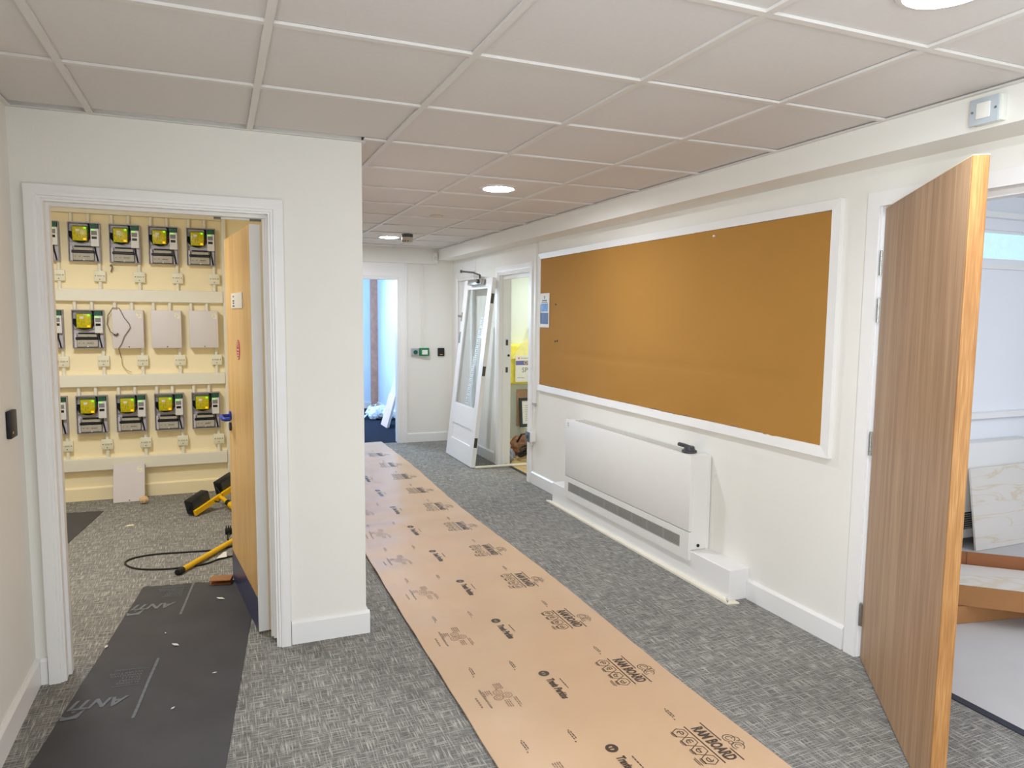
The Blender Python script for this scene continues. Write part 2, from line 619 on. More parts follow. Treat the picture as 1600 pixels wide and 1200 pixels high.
# cupboard and bright room
wall('wall_cupboard', [(2.82, 5.4, 7.70, 7.80, 0, H), (5.3, 5.4, 5.6, 7.7, 0, H), (2.82, 5.4, 5.5, 5.6, 0, H)], GREENWALL, 'pale back wall of the cupboard')
struct(B(2.82, 5.4, 5.5, 9.6, 2.42, 2.5).build('ceiling', GREENWALL))
wall('wall_bright_room', [(2.82, 5.4, 9.4, 9.5, 0, H), (5.3, 5.4, 7.8, 9.5, 0, H)], COOLWALL)
# far room
wall('wall_far_room', [(0.0, 2.6, 11.85, 11.95, 0, H), (2.48, 2.6, YF + 0.12, 11.85, 0, H), (-0.4, -0.3, 8.5, 11.95, 0, H), (-0.4, 0.0, 11.85, 11.95, 0, H)], BLUEWALL, 'blue-lit plaster walls of the far room')
struct(B(-0.4, 2.6, 8.57, 11.95, 2.5, 2.6).build('ceiling', BLUEWALL))
struct(B(2.36, 2.478, 11.835, 11.849, 0.03, 2.3).build('trim_3', SALMON), 'strip of bare salmon plaster in the far room corner')
struct(MB().box(0.0, 2.36, 11.83, 11.85, 0, 0.10).box(2.46, 2.48, YF + 0.13, 11.85, 0, 0.10).build('baseboard_far_room', TRIM))

# --- suspended ceiling: grid, tiles
ceil = struct(MB().box(XL - 0.1, XR + 0.1, -3.0, YW + 0.1, ZC + 0.03, ZC + 0.06).box(0.52, XR + 0.1, YW + 0.1, YF + 0.1, ZC + 0.03, ZC + 0.06)
              .box(XL, XR, -3.0, -0.85, ZC + 0.001, ZC + 0.03).build('ceiling', TILE), 'suspended ceiling of pale square tiles in a white grid')
XF = 2.50                                       # front of the right bulkhead
xs = [XL, -0.446, 0.154, 0.754, 1.354, 1.954, XF]
ys = [1.545 + 0.595 * k for k in range(-4, 12)] + [YF - 0.06]
TW = 0.012
tile_cache = {}
LIGHTS = [(1.655, 1.262), (1.655, 4.235), (1.655, 7.30)]
for i in range(len(xs) - 1):
    for j in range(len(ys) - 1):
        x0, x1, y0, y1 = xs[i] + TW * 0.8, xs[i + 1] - TW * 0.8, ys[j] + TW * 0.8, ys[j + 1] - TW * 0.8
        if y0 > YW - 0.1:
            if x1 < 0.66:
                continue
            x0 = max(x0, 0.65)
        y1 = y1 if (y0 > YW - 0.1 or x0 > 0.65 or y1 < YW) else YW - 0.005
        if x0 < 0.6 and y1 > YW - 0.005:
            y1 = YW - 0.005
        w_, d_ = round(x1 - x0, 4), round(y1 - y0, 4)
        if d_ < 0.03 or w_ < 0.03:
            continue
        if (w_, d_) not in tile_cache:
            t = B(0, w_, 0, d_, 0, 0.012, bev=0.002, seg=1)
            o = t.build('ceiling_tile', TILE, ceil, smooth=False)
            tile_cache[(w_, d_)] = o
        else:
            o = tile_cache[(w_, d_)].copy()
            C.objects.link(o)
        o.location = (x0, y0, ZC + 0.009 + random.uniform(0, 0.0012))
bar_cache = {}


def tee(x0, x1, y0, y1):
    MB().box(x0, x1, y0, y1, ZC, ZC + 0.0088).build('grid_bar', TEE, ceil, smooth=False)


for x in xs[1:-1]:
    tee(x - TW, x + TW, -0.85, YW - 0.003 if x < 0.65 else YF - 0.06)
for j, y in enumerate(ys):
    if y > YW - 0.1 and j == len(ys) - 1:
        continue
    for i in range(len(xs) - 1):
        a, b = xs[i] + (TW if i else 0), xs[i + 1] - (TW if i < len(xs) - 2 else 0)
        if y > YW - 0.1:
            if b < 0.66:
                continue
            a = max(a, 0.642)
        tee(a, b, y - TW, y + TW)
MB().box(XL, 0.655, YW - 0.020, YW - 0.001, ZC - 0.001, ZC + 0.005).build('wall_angle', TEE, ceil)
MB().box(XF - 0.020, XF - 0.001, -0.8, YF - 0.1, ZC - 0.001, ZC + 0.004).build('wall_angle', TEE, ceil)
MB().box(XL + 0.001, XL + 0.02, -0.8, YW - 0.02, ZC - 0.001, ZC + 0.004).build('wall_angle', TEE, ceil)
MB().box(0.641, 0.66, YW + 0.001, YF - 0.1, ZC - 0.001, ZC + 0.004).build('wall_angle', TEE, ceil)

# --- bulkheads
struct(B(XF, XR, -3.0, YF - 0.001, 2.222, ZC + 0.02).build('trim_4', WALL, smooth=False), 'boxed white bulkhead along the top of the right wall')
struct(B(0.641, XF - 0.001, YF - 0.055, YF - 0.001, 2.178, ZC + 0.02).build('trim_5', WALL, smooth=False), 'boxed white bulkhead above the far doorway')


# --- skirting boards
def skirt(name, segs, mat=TRIM, h=0.112, d=0.016):
    """segs: (axis, fixed coordinate, a0, a1, direction the face looks)"""
    m = MB()
    for ax, f, a0, a1, s in segs:
        prof = [(f, 0.0), (f + s * d, 0.0), (f + s * d, h - 0.012), (f + s * d * 0.45, h), (f, h)]
        if ax == 'y':
            m.prism(prof, 'y', a0, a1)
        else:
            m.prism(prof, 'x', a0, a1)
    return struct(m.build(name, mat))


skirt('baseboard_left', [('y', XL, -3.0, YW - 0.001, 1)])
skirt('baseboard_front', [('x', YW, XL + 0.017, -0.692, -1), ('x', YW, 0.288, 0.656, -1), ('y', 0.64, YW, YF, 1)])
skirt('baseboard_right', [('y', XR, 2.375, 3.03, -1), ('y', XR, 5.27, 5.98, -1), ('y', XR, 6.95, 7.56, -1), ('y', XR, -3.0, 1.18, -1)])
skirt('baseboard_far', [('x', YF, 2.128, XR, -1)])
skirt('baseboard_meter_room', [('x', YM, -2.4, 0.5, -1)], WARMWALL, h=0.112, d=0.018)
skirt('baseboard_cupboard', [('x', 7.70, 2.82, 5.3, -1)], WARMWALL)


# --- architraves and linings
def arch(parent, mat, plane, f, s, a0, a1, zt, wd=0.085, th=0.022, z0=0.0, steps=True):
    """moulded casing round an opening a0..a1 lying in plane axis ('x' means the wall looks along x)"""
    prof = [(0, 0), (0, th * 0.5), (wd * 0.12, th * 0.5), (wd * 0.16, th * 0.72), (wd * 0.30, th * 0.72), (wd * 0.34, th * 0.95), (wd * 0.5, th), (wd, th), (wd, 0)] if steps else \
           [(0, 0), (0, th), (wd, th), (wd, 0)]
    out = []
    for side in ('a', 'b', 't'):
        m = MB()
        rows = []
        for q, t in prof:
            if side == 'a':
                pts = [(a0 - q, z0), (a0 - q, zt + q)]
            elif side == 'b':
                pts = [(a1 + q, z0), (a1 + q, zt + q)]
            else:
                pts = [(a0 - q, zt + q), (a1 + q, zt + q)]
            rows.append([m.bm.verts.new((f + s * t, p[0], p[1]) if plane == 'x' else (p[0], f + s * t, p[1])) for p in pts])
        n = len(rows)
        for k in range(n):
            A_, B_ = rows[k], rows[(k + 1) % n]
            m.bm.faces.new((A_[0], A_[1], B_[1], B_[0]))
        m.bm.faces.new([r[0] for r in rows])
        m.bm.faces.new([r[1] for r in rows])
        o = m.build('casing', mat, parent, smooth=False)
        out.append(o)
    return out


# meter-room door frame
d1 = struct(MB().box(DX0 - 0.02, DX0, YW - 0.004, YW + 0.145, 0, DZ).box(DX1, DX1 + 0.02, YW - 0.004, YW + 0.145, 0.015, DZ)
            .box(DX0 - 0.02, DX1 + 0.02, YW - 0.004, YW + 0.145, DZ, DZ + 0.02).build('door_1', TRIM, smooth=False), 'white moulded frame of the meter room doorway')
arch(d1, TRIM, 'y', YW, -1, DX0 + 0.003, DX1 - 0.003, DZ - 0.003, wd=0.063, th=0.026)
MB().box(DX0, DX0 + 0.012, YW + 0.045, YW + 0.09, 0, DZ - 0.014).box(DX0, DX1, YW + 0.045, YW + 0.09, DZ - 0.014, DZ).build('door_stop', TRIM, d1)
MB().box(DX1 - 0.012, DX1, YW + 0.045, YW + 0.09, 0.02, DZ - 0.014).box(DX1 - 0.022, DX1 - 0.012, YW + 0.068, YW + 0.09, 0.02, DZ - 0.014).build('door_stop', TRIM, d1)
MB().box(0.0, 0.20, YW + 0.100, YW + 0.118, DZ - 0.020, DZ - 0.002).build('closer_rail', WHITEP, d1, 'slim white closer rail under the lintel')
MB().box(0.150, 0.20, YW + 0.099, YW + 0.119, DZ - 0.022, DZ - 0.014).box(0.0, 0.03, YW + 0.098, YW + 0.12, DZ - 0.022, DZ - 0.004).build('closer_bracket', DARKSTEEL, d1)

# oak door frame
OY0, OY1, OZ = 1.25, 2.297, 2.047
d2 = struct(MB().box(XR - 0.003, XR + 0.125, OY1, OY1 + 0.02, 0, OZ + 0.01).box(XR - 0.003, XR + 0.125, OY0, OY0 + 0.01, 0, OZ + 0.01)
            .box(XR - 0.003, XR + 0.125, OY0, OY1, OZ, OZ + 0.01).build('door_2', TRIM, smooth=False), 'white frame that the oak door hangs in')
arch(d2, TRIM, 'x', XR, -1, OY0 + 0.004, OY1 + 0.004, OZ, wd=0.062, th=0.018, steps=False)
MB().box(XR + 0.05, XR + 0.11, OY1 - 0.022, OY1, 0, OZ).box(XR + 0.05, XR + 0.11, OY0, OY1 - 0.022, OZ - 0.024, OZ).build('door_stop', TRIM, d2)

# cupboard doorway
d3 = struct(MB().box(XR - 0.003, XR + 0.125, 6.84, 6.86, 0, 1.99).box(XR - 0.003, XR + 0.125, 6.07, 6.09, 0, 1.99)
            .box(XR - 0.003, XR + 0.125, 6.09, 6.84, 1.97, 1.99).build('door_3', TRIM, smooth=False), 'white frame of the open cupboard doorway')
arch(d3, TRIM, 'x', XR, -1, 6.087, 6.843, 1.972, wd=0.085, th=0.022)
MB().box(XR + 0.03, XR + 0.06, 6.825, 6.84, 0, 1.93).box(XR + 0.03, XR + 0.06, 6.09, 6.84, 1.93, 1.97).build('door_stop', TRIM, d3)
for z, hh in ((1.285, 0.03), (1.0, 0.028)):
    MB().box(XR + 0.066, XR + 0.092, 6.835, 6.8395, z - hh, z + hh, bev=0.002, seg=1).build('keep', DARKSTEEL, d3, 'bronze lock keep let into the jamb')
MB().cyl((XR + 0.098, 6.8395, 1.15), (XR + 0.098, 6.832, 1.15), 0.012).build('stud', BLACK, d3)

# doorway to the bright room, behind the leaning door
d4 = struct(MB().box(XR - 0.003, XR + 0.125, 7.66, 7.68, 0, 1.99).box(XR - 0.003, XR + 0.125, 8.20, 8.22, 0, 1.99)
            .box(XR - 0.003, XR + 0.125, 7.68, 8.20, 1.97, 1.99).build('door_4', TRIM, smooth=False), 'white frame of the doorway hidden behind the leaning door')
arch(d4, TRIM, 'x', XR, -1, 7.68, 8.20, 1.972, wd=0.085, th=0.022)
MB().box(XR + 0.03, XR + 0.072, 7.86, 8.198, 0.01, 1.968).build('leaf', TRIM, d4)
MB().box(XR - 0.012, XR, 7.58, 8.36, 2.06, 2.18).build('overpanel', TRIM, d4)
struct(B(3.0, 4.0, 9.385, 9.399, 0.9, 2.2).build('window_2', BRIGHTPANE), 'bright window seen through the glazed door')

# far doorway
d5 = struct(MB().box(2.01, 2.03, YF - 0.003, YF + 0.125, 0, 2.0).box(1.2, 1.22, YF - 0.003, YF + 0.125, 0, 2.0).box(1.22, 2.01, YF - 0.003, YF + 0.125, 1.98, 2.0)
            .build('door_5', TRIM, smooth=False), 'white frame of the far doorway')
arch(d5, TRIM, 'y', YF, -1, 1.215, 2.015, 1.982, wd=0.085, th=0.022)
MB().box(2.10, 2.125, YF - 0.03, YF, 0, 2.178).box(1.21, 2.10, YF - 0.018, YF, 2.075, 2.178).box(1.21, 2.10, YF - 0.024, YF, 2.066, 2.076).build('overpanel', TRIM, d5)

# window of the room behind the oak door
w1 = struct(MB().box(4.6, 6.6, 3.36, 3.44, 1.975, 1.99).box(4.6, 6.6, 3.36, 3.44, 2.17, 2.185).box(4.6, 4.62, 3.36, 3.44, 1.99, 2.17).box(6.58, 6.6, 3.36, 3.44, 1.99, 2.17)
            .build('window_1', TRIM), 'high frosted slot window beyond the oak door')
MB().box(4.62, 6.58, 3.395, 3.405, 1.99, 2.17).build('pane', SKYPANE, w1)
struct(MB().box(XR + 0.121, 7.0, 3.28, 3.34, 0.875, 0.915).build('trim_6', TRIM), 'white ledge along the wall beyond the oak door')
struct(MB().box(XR + 0.121, 7.0, 3.315, 3.339, 1.915, 1.95).box(XR + 0.121, 7.0, 3.29, 3.339, 2.26, 2.30).build('trim_7', TRIM), 'white rails above and below the slot window')
# unseen rear window behind the camera, added to let sky light in
w3 = struct(MB().box(-0.3, 2.3, -3.1, -3.04, 0.7, 0.75).box(-0.3, 2.3, -3.1, -3.04, 2.25, 2.3).box(-0.3, -0.25, -3.1, -3.04, 0.75, 2.25).box(2.25, 2.3, -3.1, -3.04, 0.75, 2.25)
            .build('added_window_3', TRIM))

w4 = struct(MB().box(XL - 0.09, XL - 0.04, -1.65, -1.60, 0.85, 2.15).box(XL - 0.09, XL - 0.04, -0.30, -0.25, 0.85, 2.15).box(XL - 0.09, XL - 0.04, -1.60, -0.30, 0.85, 0.90).box(XL - 0.09, XL - 0.04, -1.60, -0.30, 2.10, 2.15)
            .build('added_window_4', TRIM))  # out-of-view window frame, added to go with the left fill lamp

# heater boxing at the foot of the right wall
HB = struct(MB().box(2.565, XR, 3.032, 5.268, 0.0, 0.176, bev=0.003, seg=1).build('trim_8', TRIM), 'white boxing along the floor under the wall heater')
MB().prism([(2.530, 3.0), (2.566, 3.06), (2.566, 5.30), (2.538, 5.33)], 'z', 0.0, 0.012).build('floor_edging', CREAM, HB, 'cream sealant strip on the carpet')
MB().prism([(2.53, 3.0), (2.60, 2.985), (2.60, 3.03), (2.566, 3.031)], 'z', 0.0, 0.008).build('floor_edging', CREAM, HB)

# ================================================================== OBJECTS
# --- recessed downlights
dl_labels = ['round white recessed downlight over the oak door end of the corridor', 'round white recessed downlight halfway along the corridor ceiling',
             'small far round white recessed downlight beside the smoke alarm']


def downlight():
    t = thing('recessed_downlight', dl_labels[0], 'light', (LIGHTS[0][0], LIGHTS[0][1], ZC + 0.0085), group='recessed ceiling downlights')
    MB().lathe([(0.098, -0.010), (0.112, -0.007), (0.118, 0.0), (0.098, 0.0), (0.094, -0.004), (0.098, -0.010)], (0, 0, 0), 40).build('trim_ring', TEE, t)
    m = MB()
    m.lathe([(0.0005, -0.0055), (0.097, -0.0045)], (0, 0, 0), 40)
    m.build('diffuser', GLOW, t)
    return t


dl0 = downlight()
for k in (1, 2):
    dup(dl0, (LIGHTS[k][0], LIGHTS[k][1], ZC + 0.0085), dl_labels[k])

t = thing('smoke_alarm', 'grey and cream smoke alarm with sounder hanging from the far ceiling', 'smoke alarm', (1.75, 6.93, ZC))
MB().lathe([(0.001, 0), (0.055, 0), (0.056, -0.022), (0.052, -0.03), (0.001, -0.03)], (0, 0, 0), 24).build('base', DARKGREY, t)
MB().lathe([(0.001, -0.03), (0.053, -0.03), (0.056, -0.06), (0.050, -0.078), (0.035, -0.083), (0.001, -0.083)], (0, 0, 0), 24).build('sounder_body', M('alarm_beige', (188, 178, 160), 0.5), t)
for a in (-0.9, -0.4, 0.1):
    MB().box(-0.006, 0.006, -0.0585, -0.052, -0.075, -0.066).xf(Matrix.Rotation(a - 0.2, 4, 'Z')).build('sensor_slot', BLACK, t)
o = MB().lathe([(0.001, -0.006), (0.05, -0.006), (0.055, 0.004), (0.001, 0.004)], (1.655, 5.6, ZC + 0.003), 28).build('ceiling_cap', M('cap_beige', (206, 190, 176), 0.6))
tag(o, 'faint round beige cap flush in a ceiling tile beyond the middle downlight', 'ceiling cap')

# --- switch on the bulkhead
t = thing('fused_switch', 'grey fused switch with a white rocker high on the right bulkhead', 'switch', (XF, 1.71, 2.277))
MB().box(-0.030, 0.0, -0.052, 0.052, -0.043, 0.043, bev=0.002).build('back_box', M('pattress_white', (226, 226, 216), 0.5), t)
MB().box(-0.038, -0.0305, -0.046, 0.055, -0.046, 0.044, bev=0.002).build('face_plate', M('plate_grey', (186, 194, 200), 0.4), t)
MB().box(-0.046, -0.038, -0.022, 0.026, -0.028, 0.026, bev=0.003).build('rocker', WHITEP, t)
for y in (-0.038, 0.043):
    MB().cyl((-0.0405, y, 0.0), (-0.038, y, 0.0), 0.004, 10).build('screw', STEEL, t)

# --- oak door
hx, hy = 2.690, 2.275
fx, fy = 2.055, 1.452
ang = math.atan2(fy - hy, fx - hx)
DL = math.hypot(fx - hx, fy - hy)
t = thing('oak_door', 'oak veneered door standing open on four steel hinges', 'door', (hx, hy, 0), ang)
# local: x from hinge to free edge, visible face at y = 0, body at +y
MB().box(0.004, DL - 0.010, 0.0, 0.044, 0.008, 2.035, bev=0.0012, seg=1).build('leaf', OAK, t)
MB().box(DL - 0.0098, DL, 0.0, 0.044, 0.008, 2.035, bev=0.0012, seg=1).build('lipping', OAKEDGE, t, 'warm golden oak edge lipping')
MB().box(0.004, DL, 0.0, 0.044, 2.0352, 2.0372).build('top_edge', M('raw_edge', (232, 214, 180), 0.8), t)
for z in (1.80, 1.595, 1.0, 0.208):
    m = MB()
    for k in range(5):
        z0 = z - 0.051 + k * 0.0205
        m.cyl((-0.006, -0.006, z0), (-0.006, -0.006, z0 + 0.0195), 0.0075, 12)
    m.cyl((-0.006, -0.006, z + 0.051), (-0.006, -0.006, z + 0.056), 0.006, 12)
    m.box(-0.004, 0.004, -0.004, 0.034, z - 0.051, z + 0.051)
    m.build('hinge', STEEL, t)

# --- meter room door
mh, mf = Vector((0.150, 3.542, 0)), Vector((0.05, 4.37, 0))
ang = math.atan2(mf.y - mh.y, mf.x - mh.x)
ML = (mf - mh).length
t = thing('wooden_door', 'pale birch door swung open into the meter room', 'door', mh, ang)
# local: x from hinge to free edge, visible face (-X side) at y = 0, body at -y
MB().box(0.0, ML, -0.044, 0.0, 0.012, 1.966, bev=0.0012, seg=1).build('leaf', BIRCH, t)
MB().box(-0.0025, -0.0002, -0.046, 0.001, 0.012, 1.966).build('lipping', TRIM, t, 'white painted hinge edge')
MB().box(-0.003, 0.0, -0.060, -0.046, 0.012, 1.966).build('lipping', M('lipping_cream', (226, 208, 176), 0.5), t)
MB().box(0.01, ML - 0.004, 0.0003, 0.0022, 0.010, 0.178).build('kick_plate', BLUEFILM, t, 'blue film covered kick plate')
MB().box(0.235, 0.585, 0.0005, 0.0055, 1.58, 1.66, bev=0.001, seg=1).build('sign_plate', WHITEP, t, 'white sign plate')
f_ = Flat()
for q, (zz, ww) in enumerate(((1.643, 0.04), (1.620, 0.06), (1.608, 0.05), (1.593, 0.07))):
    f_.bar(0.50 - ww * 0.5, 0.50 + ww * 0.5, zz - 0.004, zz + 0.004)
f_.lay(lambda u, v: (u, 0.0058, v), 'sign_print', GREYTXT, t)
m = MB()
m.lathe([(0.001, 0.0), (0.052, 0.0), (0.052, 0.002), (0.001, 0.002)], (0, 0, 0), 32)
m.xf(Matrix.Translation((0.411, 0.0004, 1.367)) @ Matrix.Rotation(-PI / 2, 4, 'X')).build('fire_sign', RED, t, 'round red fire door sign')
f_ = Flat()
f_.ring(0.411, 1.367, 0.047, 0.004, 28).bar(0.385, 0.437, 1.364, 1.37)
f_.ring(0.411, 1.392, 0.012, 0.006, 12).bar(0.39, 0.432, 1.348, 1.354).bar(0.395, 0.427, 1.336, 1.342)
f_.lay(lambda u, v: (u, 0.0030, v), 'sign_print', LABELW, t)
hd = MB().tube([(0.745, 0.0, 0.98), (0.745, 0.045, 0.98), (0.735, 0.055, 0.98), (0.64, 0.055, 0.977), (0.625, 0.045, 0.975), (0.622, 0.02, 0.975)], 0.0105, 12).build('handle', BLUEP, t, 'blue lever handle')
m = MB().lathe([(0.001, 0.0), (0.026, 0.0), (0.026, 0.009), (0.001, 0.009)], (0, 0, 0), 24)
m.xf(Matrix.Translation((0.745, 0.0003, 0.98)) @ Matrix.Rotation(-PI / 2, 4, 'X')).build('rose', BLUEP, hd)
m = MB().lathe([(0.001, 0.0), (0.024, 0.0), (0.024, 0.010), (0.001, 0.010)], (0, 0, 0), 24)
m.xf(Matrix.Translation((0.75, 0.0003, 0.918)) @ Matrix.Rotation(-PI / 2, 4, 'X')).build('key_escutcheon', DARKGREY, t)

# --- card reader on the left wall
t = thing('card_reader', 'slim black card reader on the left wall beside the moulded frame', 'card reader', (XL, 3.175, 1.13))
MB().box(0.0, 0.018, -0.042, 0.042, -0.052, 0.052, bev=0.004).build('body', BLACK, t)
MB().box(0.018, 0.0195, -0.03, -0.018, -0.034, -0.026).build('indicator', M('amber', (200, 150, 60), 0.4), t)
t = thing('card_reader', 'small black card reader on the far wall beside the corner', 'card reader', (2.555, YF, 1.108))
MB().box(-0.042, 0.042, -0.02, 0.0, -0.05, 0.05, bev=0.004).build('body', BLACK, t)
MB().box(-0.016, 0.016, -0.0215, -0.02, -0.034, -0.026).build('indicator', M('amber_lit', (230, 180, 90), 0.4), t)

# --- far wall fittings
t = thing('door_release_button', 'grey plate with a round green door release button on the far wall', 'button', (2.226, YF, 1.11))
MB().box(-0.05, 0.048, -0.03, 0.0, -0.046, 0.046, bev=0.003).build('plate', GREYP, t)
MB().cyl((0, -0.038, 0), (0, -0.03, 0), 0.026, 20).build('button', M('button_green', (20, 90, 66), 0.4), t)
t = thing('break_glass_unit', 'green emergency break glass unit on the far wall', 'break glass unit', (2.338, YF, 1.112))
MB().box(-0.056, 0.056, -0.05, 0.0, -0.048, 0.048, bev=0.004).build('housing', GREEN, t)
MB().box(-0.035, 0.035, -0.053, -0.05, -0.030, 0.024).build('panel', LABELW, t, 'white push panel')
t = thing('cable_conduit', 'pair of thin white cable runs down the far wall to the green unit', 'conduit', (2.325, YF, 1.16))
for dx in (-0.022, 0.022):
    MB().box(dx - 0.008, dx + 0.008, -0.012, 0.0, 0.0 if dx > 0 else 0.0, 1.015).build('cable_cover', WALL, t)
for z in (0.22, 0.68):
    MB().box(-0.036, 0.036, -0.016, 0.0, z - 0.006, z + 0.006).build('clip', WHITEP, t)
t = thing('motion_sensor', 'white motion sensor in the corner under the far ceiling', 'sensor', (2.46, YF - 0.056, 2.255))
MB().box(-0.032, 0.032, -0.045, 0.0, -0.06, 0.06, bev=0.012, seg=3).build('body', WHITEP, t)
MB().ball((0, -0.04, -0.015), 0.024, (1, 0.5, 1.2)).build('lens', M('lens_white', (214, 214, 208), 0.3), t)

# --- pinboard
t = thing('pinboard', 'large pinboard covered in golden brown paper in a white frame', 'pinboard', (XR, 0, 0))
BY0, BY1, BZ0, BZ1 = 2.505, 5.86, 0.892, 2.112
IY0, IY1, IZ0, IZ1 = 2.562, 5.82, 0.945, 2.066


def frame_side(o0, o1, i1, i0):
    m = MB()
    fr = [m.bm.verts.new((-0.026, *p)) for p in (o0, o1)] + [m.bm.verts.new((-0.018, *p)) for p in (i1, i0)]
    bk = [m.bm.verts.new((-0.0005, *p)) for p in (o0, o1, i1, i0)]
    m.bm.faces.new(fr)
    m.bm.faces.new(bk[::-1])
    for k in range(4):
        m.bm.faces.new((fr[k], bk[k], bk[(k + 1) % 4], fr[(k + 1) % 4]))
    m.build('frame_rail', TRIM, t, smooth=False)


frame_side((BY0, BZ0), (BY1, BZ0), (IY1, IZ0), (IY0, IZ0))
frame_side((BY0, BZ1), (BY1, BZ1), (IY1, IZ1), (IY0, IZ1))
frame_side((BY0, BZ0), (BY0, BZ1), (IY0, IZ1), (IY0, IZ0))
frame_side((BY1, BZ0), (BY1, BZ1), (IY1, IZ1), (IY1, IZ0))
m = MB()
NY, NZ = 120, 44
grid = []
for j in range(NZ + 1):
    row = []
    for i in range(NY + 1):
        y = IY0 + (IY1 - IY0) * i / NY
        z = IZ0 + (IZ1 - IZ0) * j / NZ
        if j in (0, NZ):
            z += (random.uniform(-0.004, 0.007) if j == 0 else random.uniform(-0.006, 0.003))
        q = (z - IZ0) / (IZ1 - IZ0)
        low = max(0.0, 1 - q * 2.2)
        x = -0.0145 - 0.0045 * low * math.sin(y * 7.0 + 2 * math.sin(q * 9)) - 0.0015 * math.sin(y * 2.1 + q * 5)
        crease = math.exp(-((q - (0.27 + 0.045 * (y - 4.2) * -0.0)) * 55) ** 2)
        x += 0.005 * crease * (1 if 2.7 < y < 5.6 else 0)
        row.append(m.bm.verts.new((x, y, z)))
    grid.append(row)
for j in range(NZ):
    for i in range(NY):
        m.bm.faces.new((grid[j][i], grid[j][i + 1], grid[j + 1][i + 1], grid[j + 1][i]))
m.build('paper_cover', PAPER, t, recalc=False).data.shade_smooth()
MB().box(-0.004, -0.001, BY0 + 0.03, BY1 - 0.03, BZ0 + 0.03, BZ1 - 0.03).build('backing', CORK, t)
for (y, z) in ((5.50, 1.66), (5.50, 1.345), (5.46, 1.35)):
    MB().cyl((-0.022, y, z), (-0.013, y, z), 0.007, 8).build('pin', BLACK, t)
MB().cyl((-0.023, 3.42, 2.03), (-0.013, 3.42, 2.03), 0.006, 8).build('pin', LABELW, t)
o = thing('poster', 'white and blue paper notice pinned at the far end of the pinboard', 'poster', (XR - 0.019, 5.72, 1.61))
MB().box(-0.0012, 0.0, -0.098, 0.096, -0.15, 0.15).build('sheet', LABELW, o)
f_ = Flat().bar(-0.07, 0.07, -0.01, 0.06)
f_.lay(lambda u, v: (-0.0016, -u, v), 'picture', SKYBLUE, o)
f_ = Flat().bar(-0.08, 0.08, -0.12, -0.02)
f_.lay(lambda u, v: (-0.0016, -u, v), 'picture', NAVYP, o)
f_ = Flat().ring(0.0, 0.115, 0.014, 0.008, 12).bar(-0.05, 0.05, 0.082, 0.092).bar(-0.06, 0.06, 0.068, 0.074).bar(-0.085, -0.075, -0.11, 0.05)
f_.lay(lambda u, v: (-0.0016, -u, v), 'lettering', GREYTXT, o)

# --- wall heater
HX0, HX1, HY0, HY1, HZ0, HZ1 = 2.548, 2.695, 3.385, 5.01, 0.118, 0.748
t = thing('wall_heater', 'long white fan heater cabinet with a slotted grille under the pinboard', 'heater', (HX1, HY0, HZ0))
hw, hl, hh = HX1 - HX0, HY1 - HY0, HZ1 - HZ0
MB().box(-hw + 0.02, -0.001, 0.002, hl - 0.002, 0.06, hh - 0.004, bev=0.002, seg=1).build('body', HEATER, t)
MB().box(-hw, -hw + 0.0195, 0.0, hl, 0.176, hh, bev=0.003, seg=2).build('front_panel', HEATER, t)
lp = MB()
gy0, gy1, gz0, gz1 = 0.085, hl - 0.06, 0.058, 0.130
for b in ((0.0, hl, 0.002, gz0), (0.0, hl, gz1, 0.171), (0.0, gy0, gz0, gz1), (gy1, hl, gz0, gz1)):
    lp.box(-hw, -hw + 0.0195, b[0], b[1], b[2], b[3])
lp.build('lower_panel', HEATER, t)
gr = MB().box(-hw + 0.016, -hw + 0.0195, gy0, gy1, gz0, gz1).build('grille', BLACK, t)
s0 = None
for k in range(8):
    z = gz0 + 0.006 + k * (gz1 - gz0 - 0.008) / 7.4
    if s0 is None:
        s0 = MB().box(-hw + 0.001, -hw + 0.005, gy0, gy1, -0.0024, 0.0024).build('slat', GRILLE, gr, smooth=False)
        s0.location = (0, 0, z)
    else:
        c = s0.copy()
        C.objects.link(c)
        c.location = (0, 0, z)
for k in range(1, 8):
    y = gy0 + (gy1 - gy0) * k / 8
    MB().box(-hw + 0.0055, -hw + 0.0155, y - 0.002, y + 0.002, gz0, gz1).build('grille_rib', GRILLE, gr)
MB().box(-hw + 0.035, -0.03, 0.14, hl - 0.10, hh - 0.0035, hh + 0.001).build('top_outlet', M('outlet_grey', (196, 194, 188), 0.6), t, 'recessed grey outlet along the top')
MB().box(-0.018, -0.0005, 0.0, hl, 0.05, hh - 0.005).build('wall_plate', HEATER, t)
k_ = MB().lathe([(0.001, 0.0), (0.046, 0.0), (0.044, 0.010), (0.034, 0.014), (0.030, 0.034), (0.001, 0.036)], (-hw + 0.075, 0.12, hh), 24).build('control_knob', DARKGREY, t, 'charcoal control knob')
MB().tube([(-hw + 0.075, 0.12, hh + 0.028), (-hw + 0.065, 0.16, hh + 0.034), (-hw + 0.055, 0.20, hh + 0.036)], 0.012, 10).build('lever', DARKGREY, k_)
MB().box(-hw - 0.0006, -hw, hl - 0.06, hl - 0.035, hh - 0.055, hh - 0.04).box(-hw - 0.0006, -hw, hl - 0.06, hl - 0.03, hh - 0.035, hh - 0.025).build('rating_label', M('rating_grey', (196, 194, 190), 0.6), t)
MB().cyl((-hw + 0.07, -0.004, 0.085), (-hw + 0.07, 0.0, 0.085), 0.010, 10).build('screw_cap', BLACK, t)

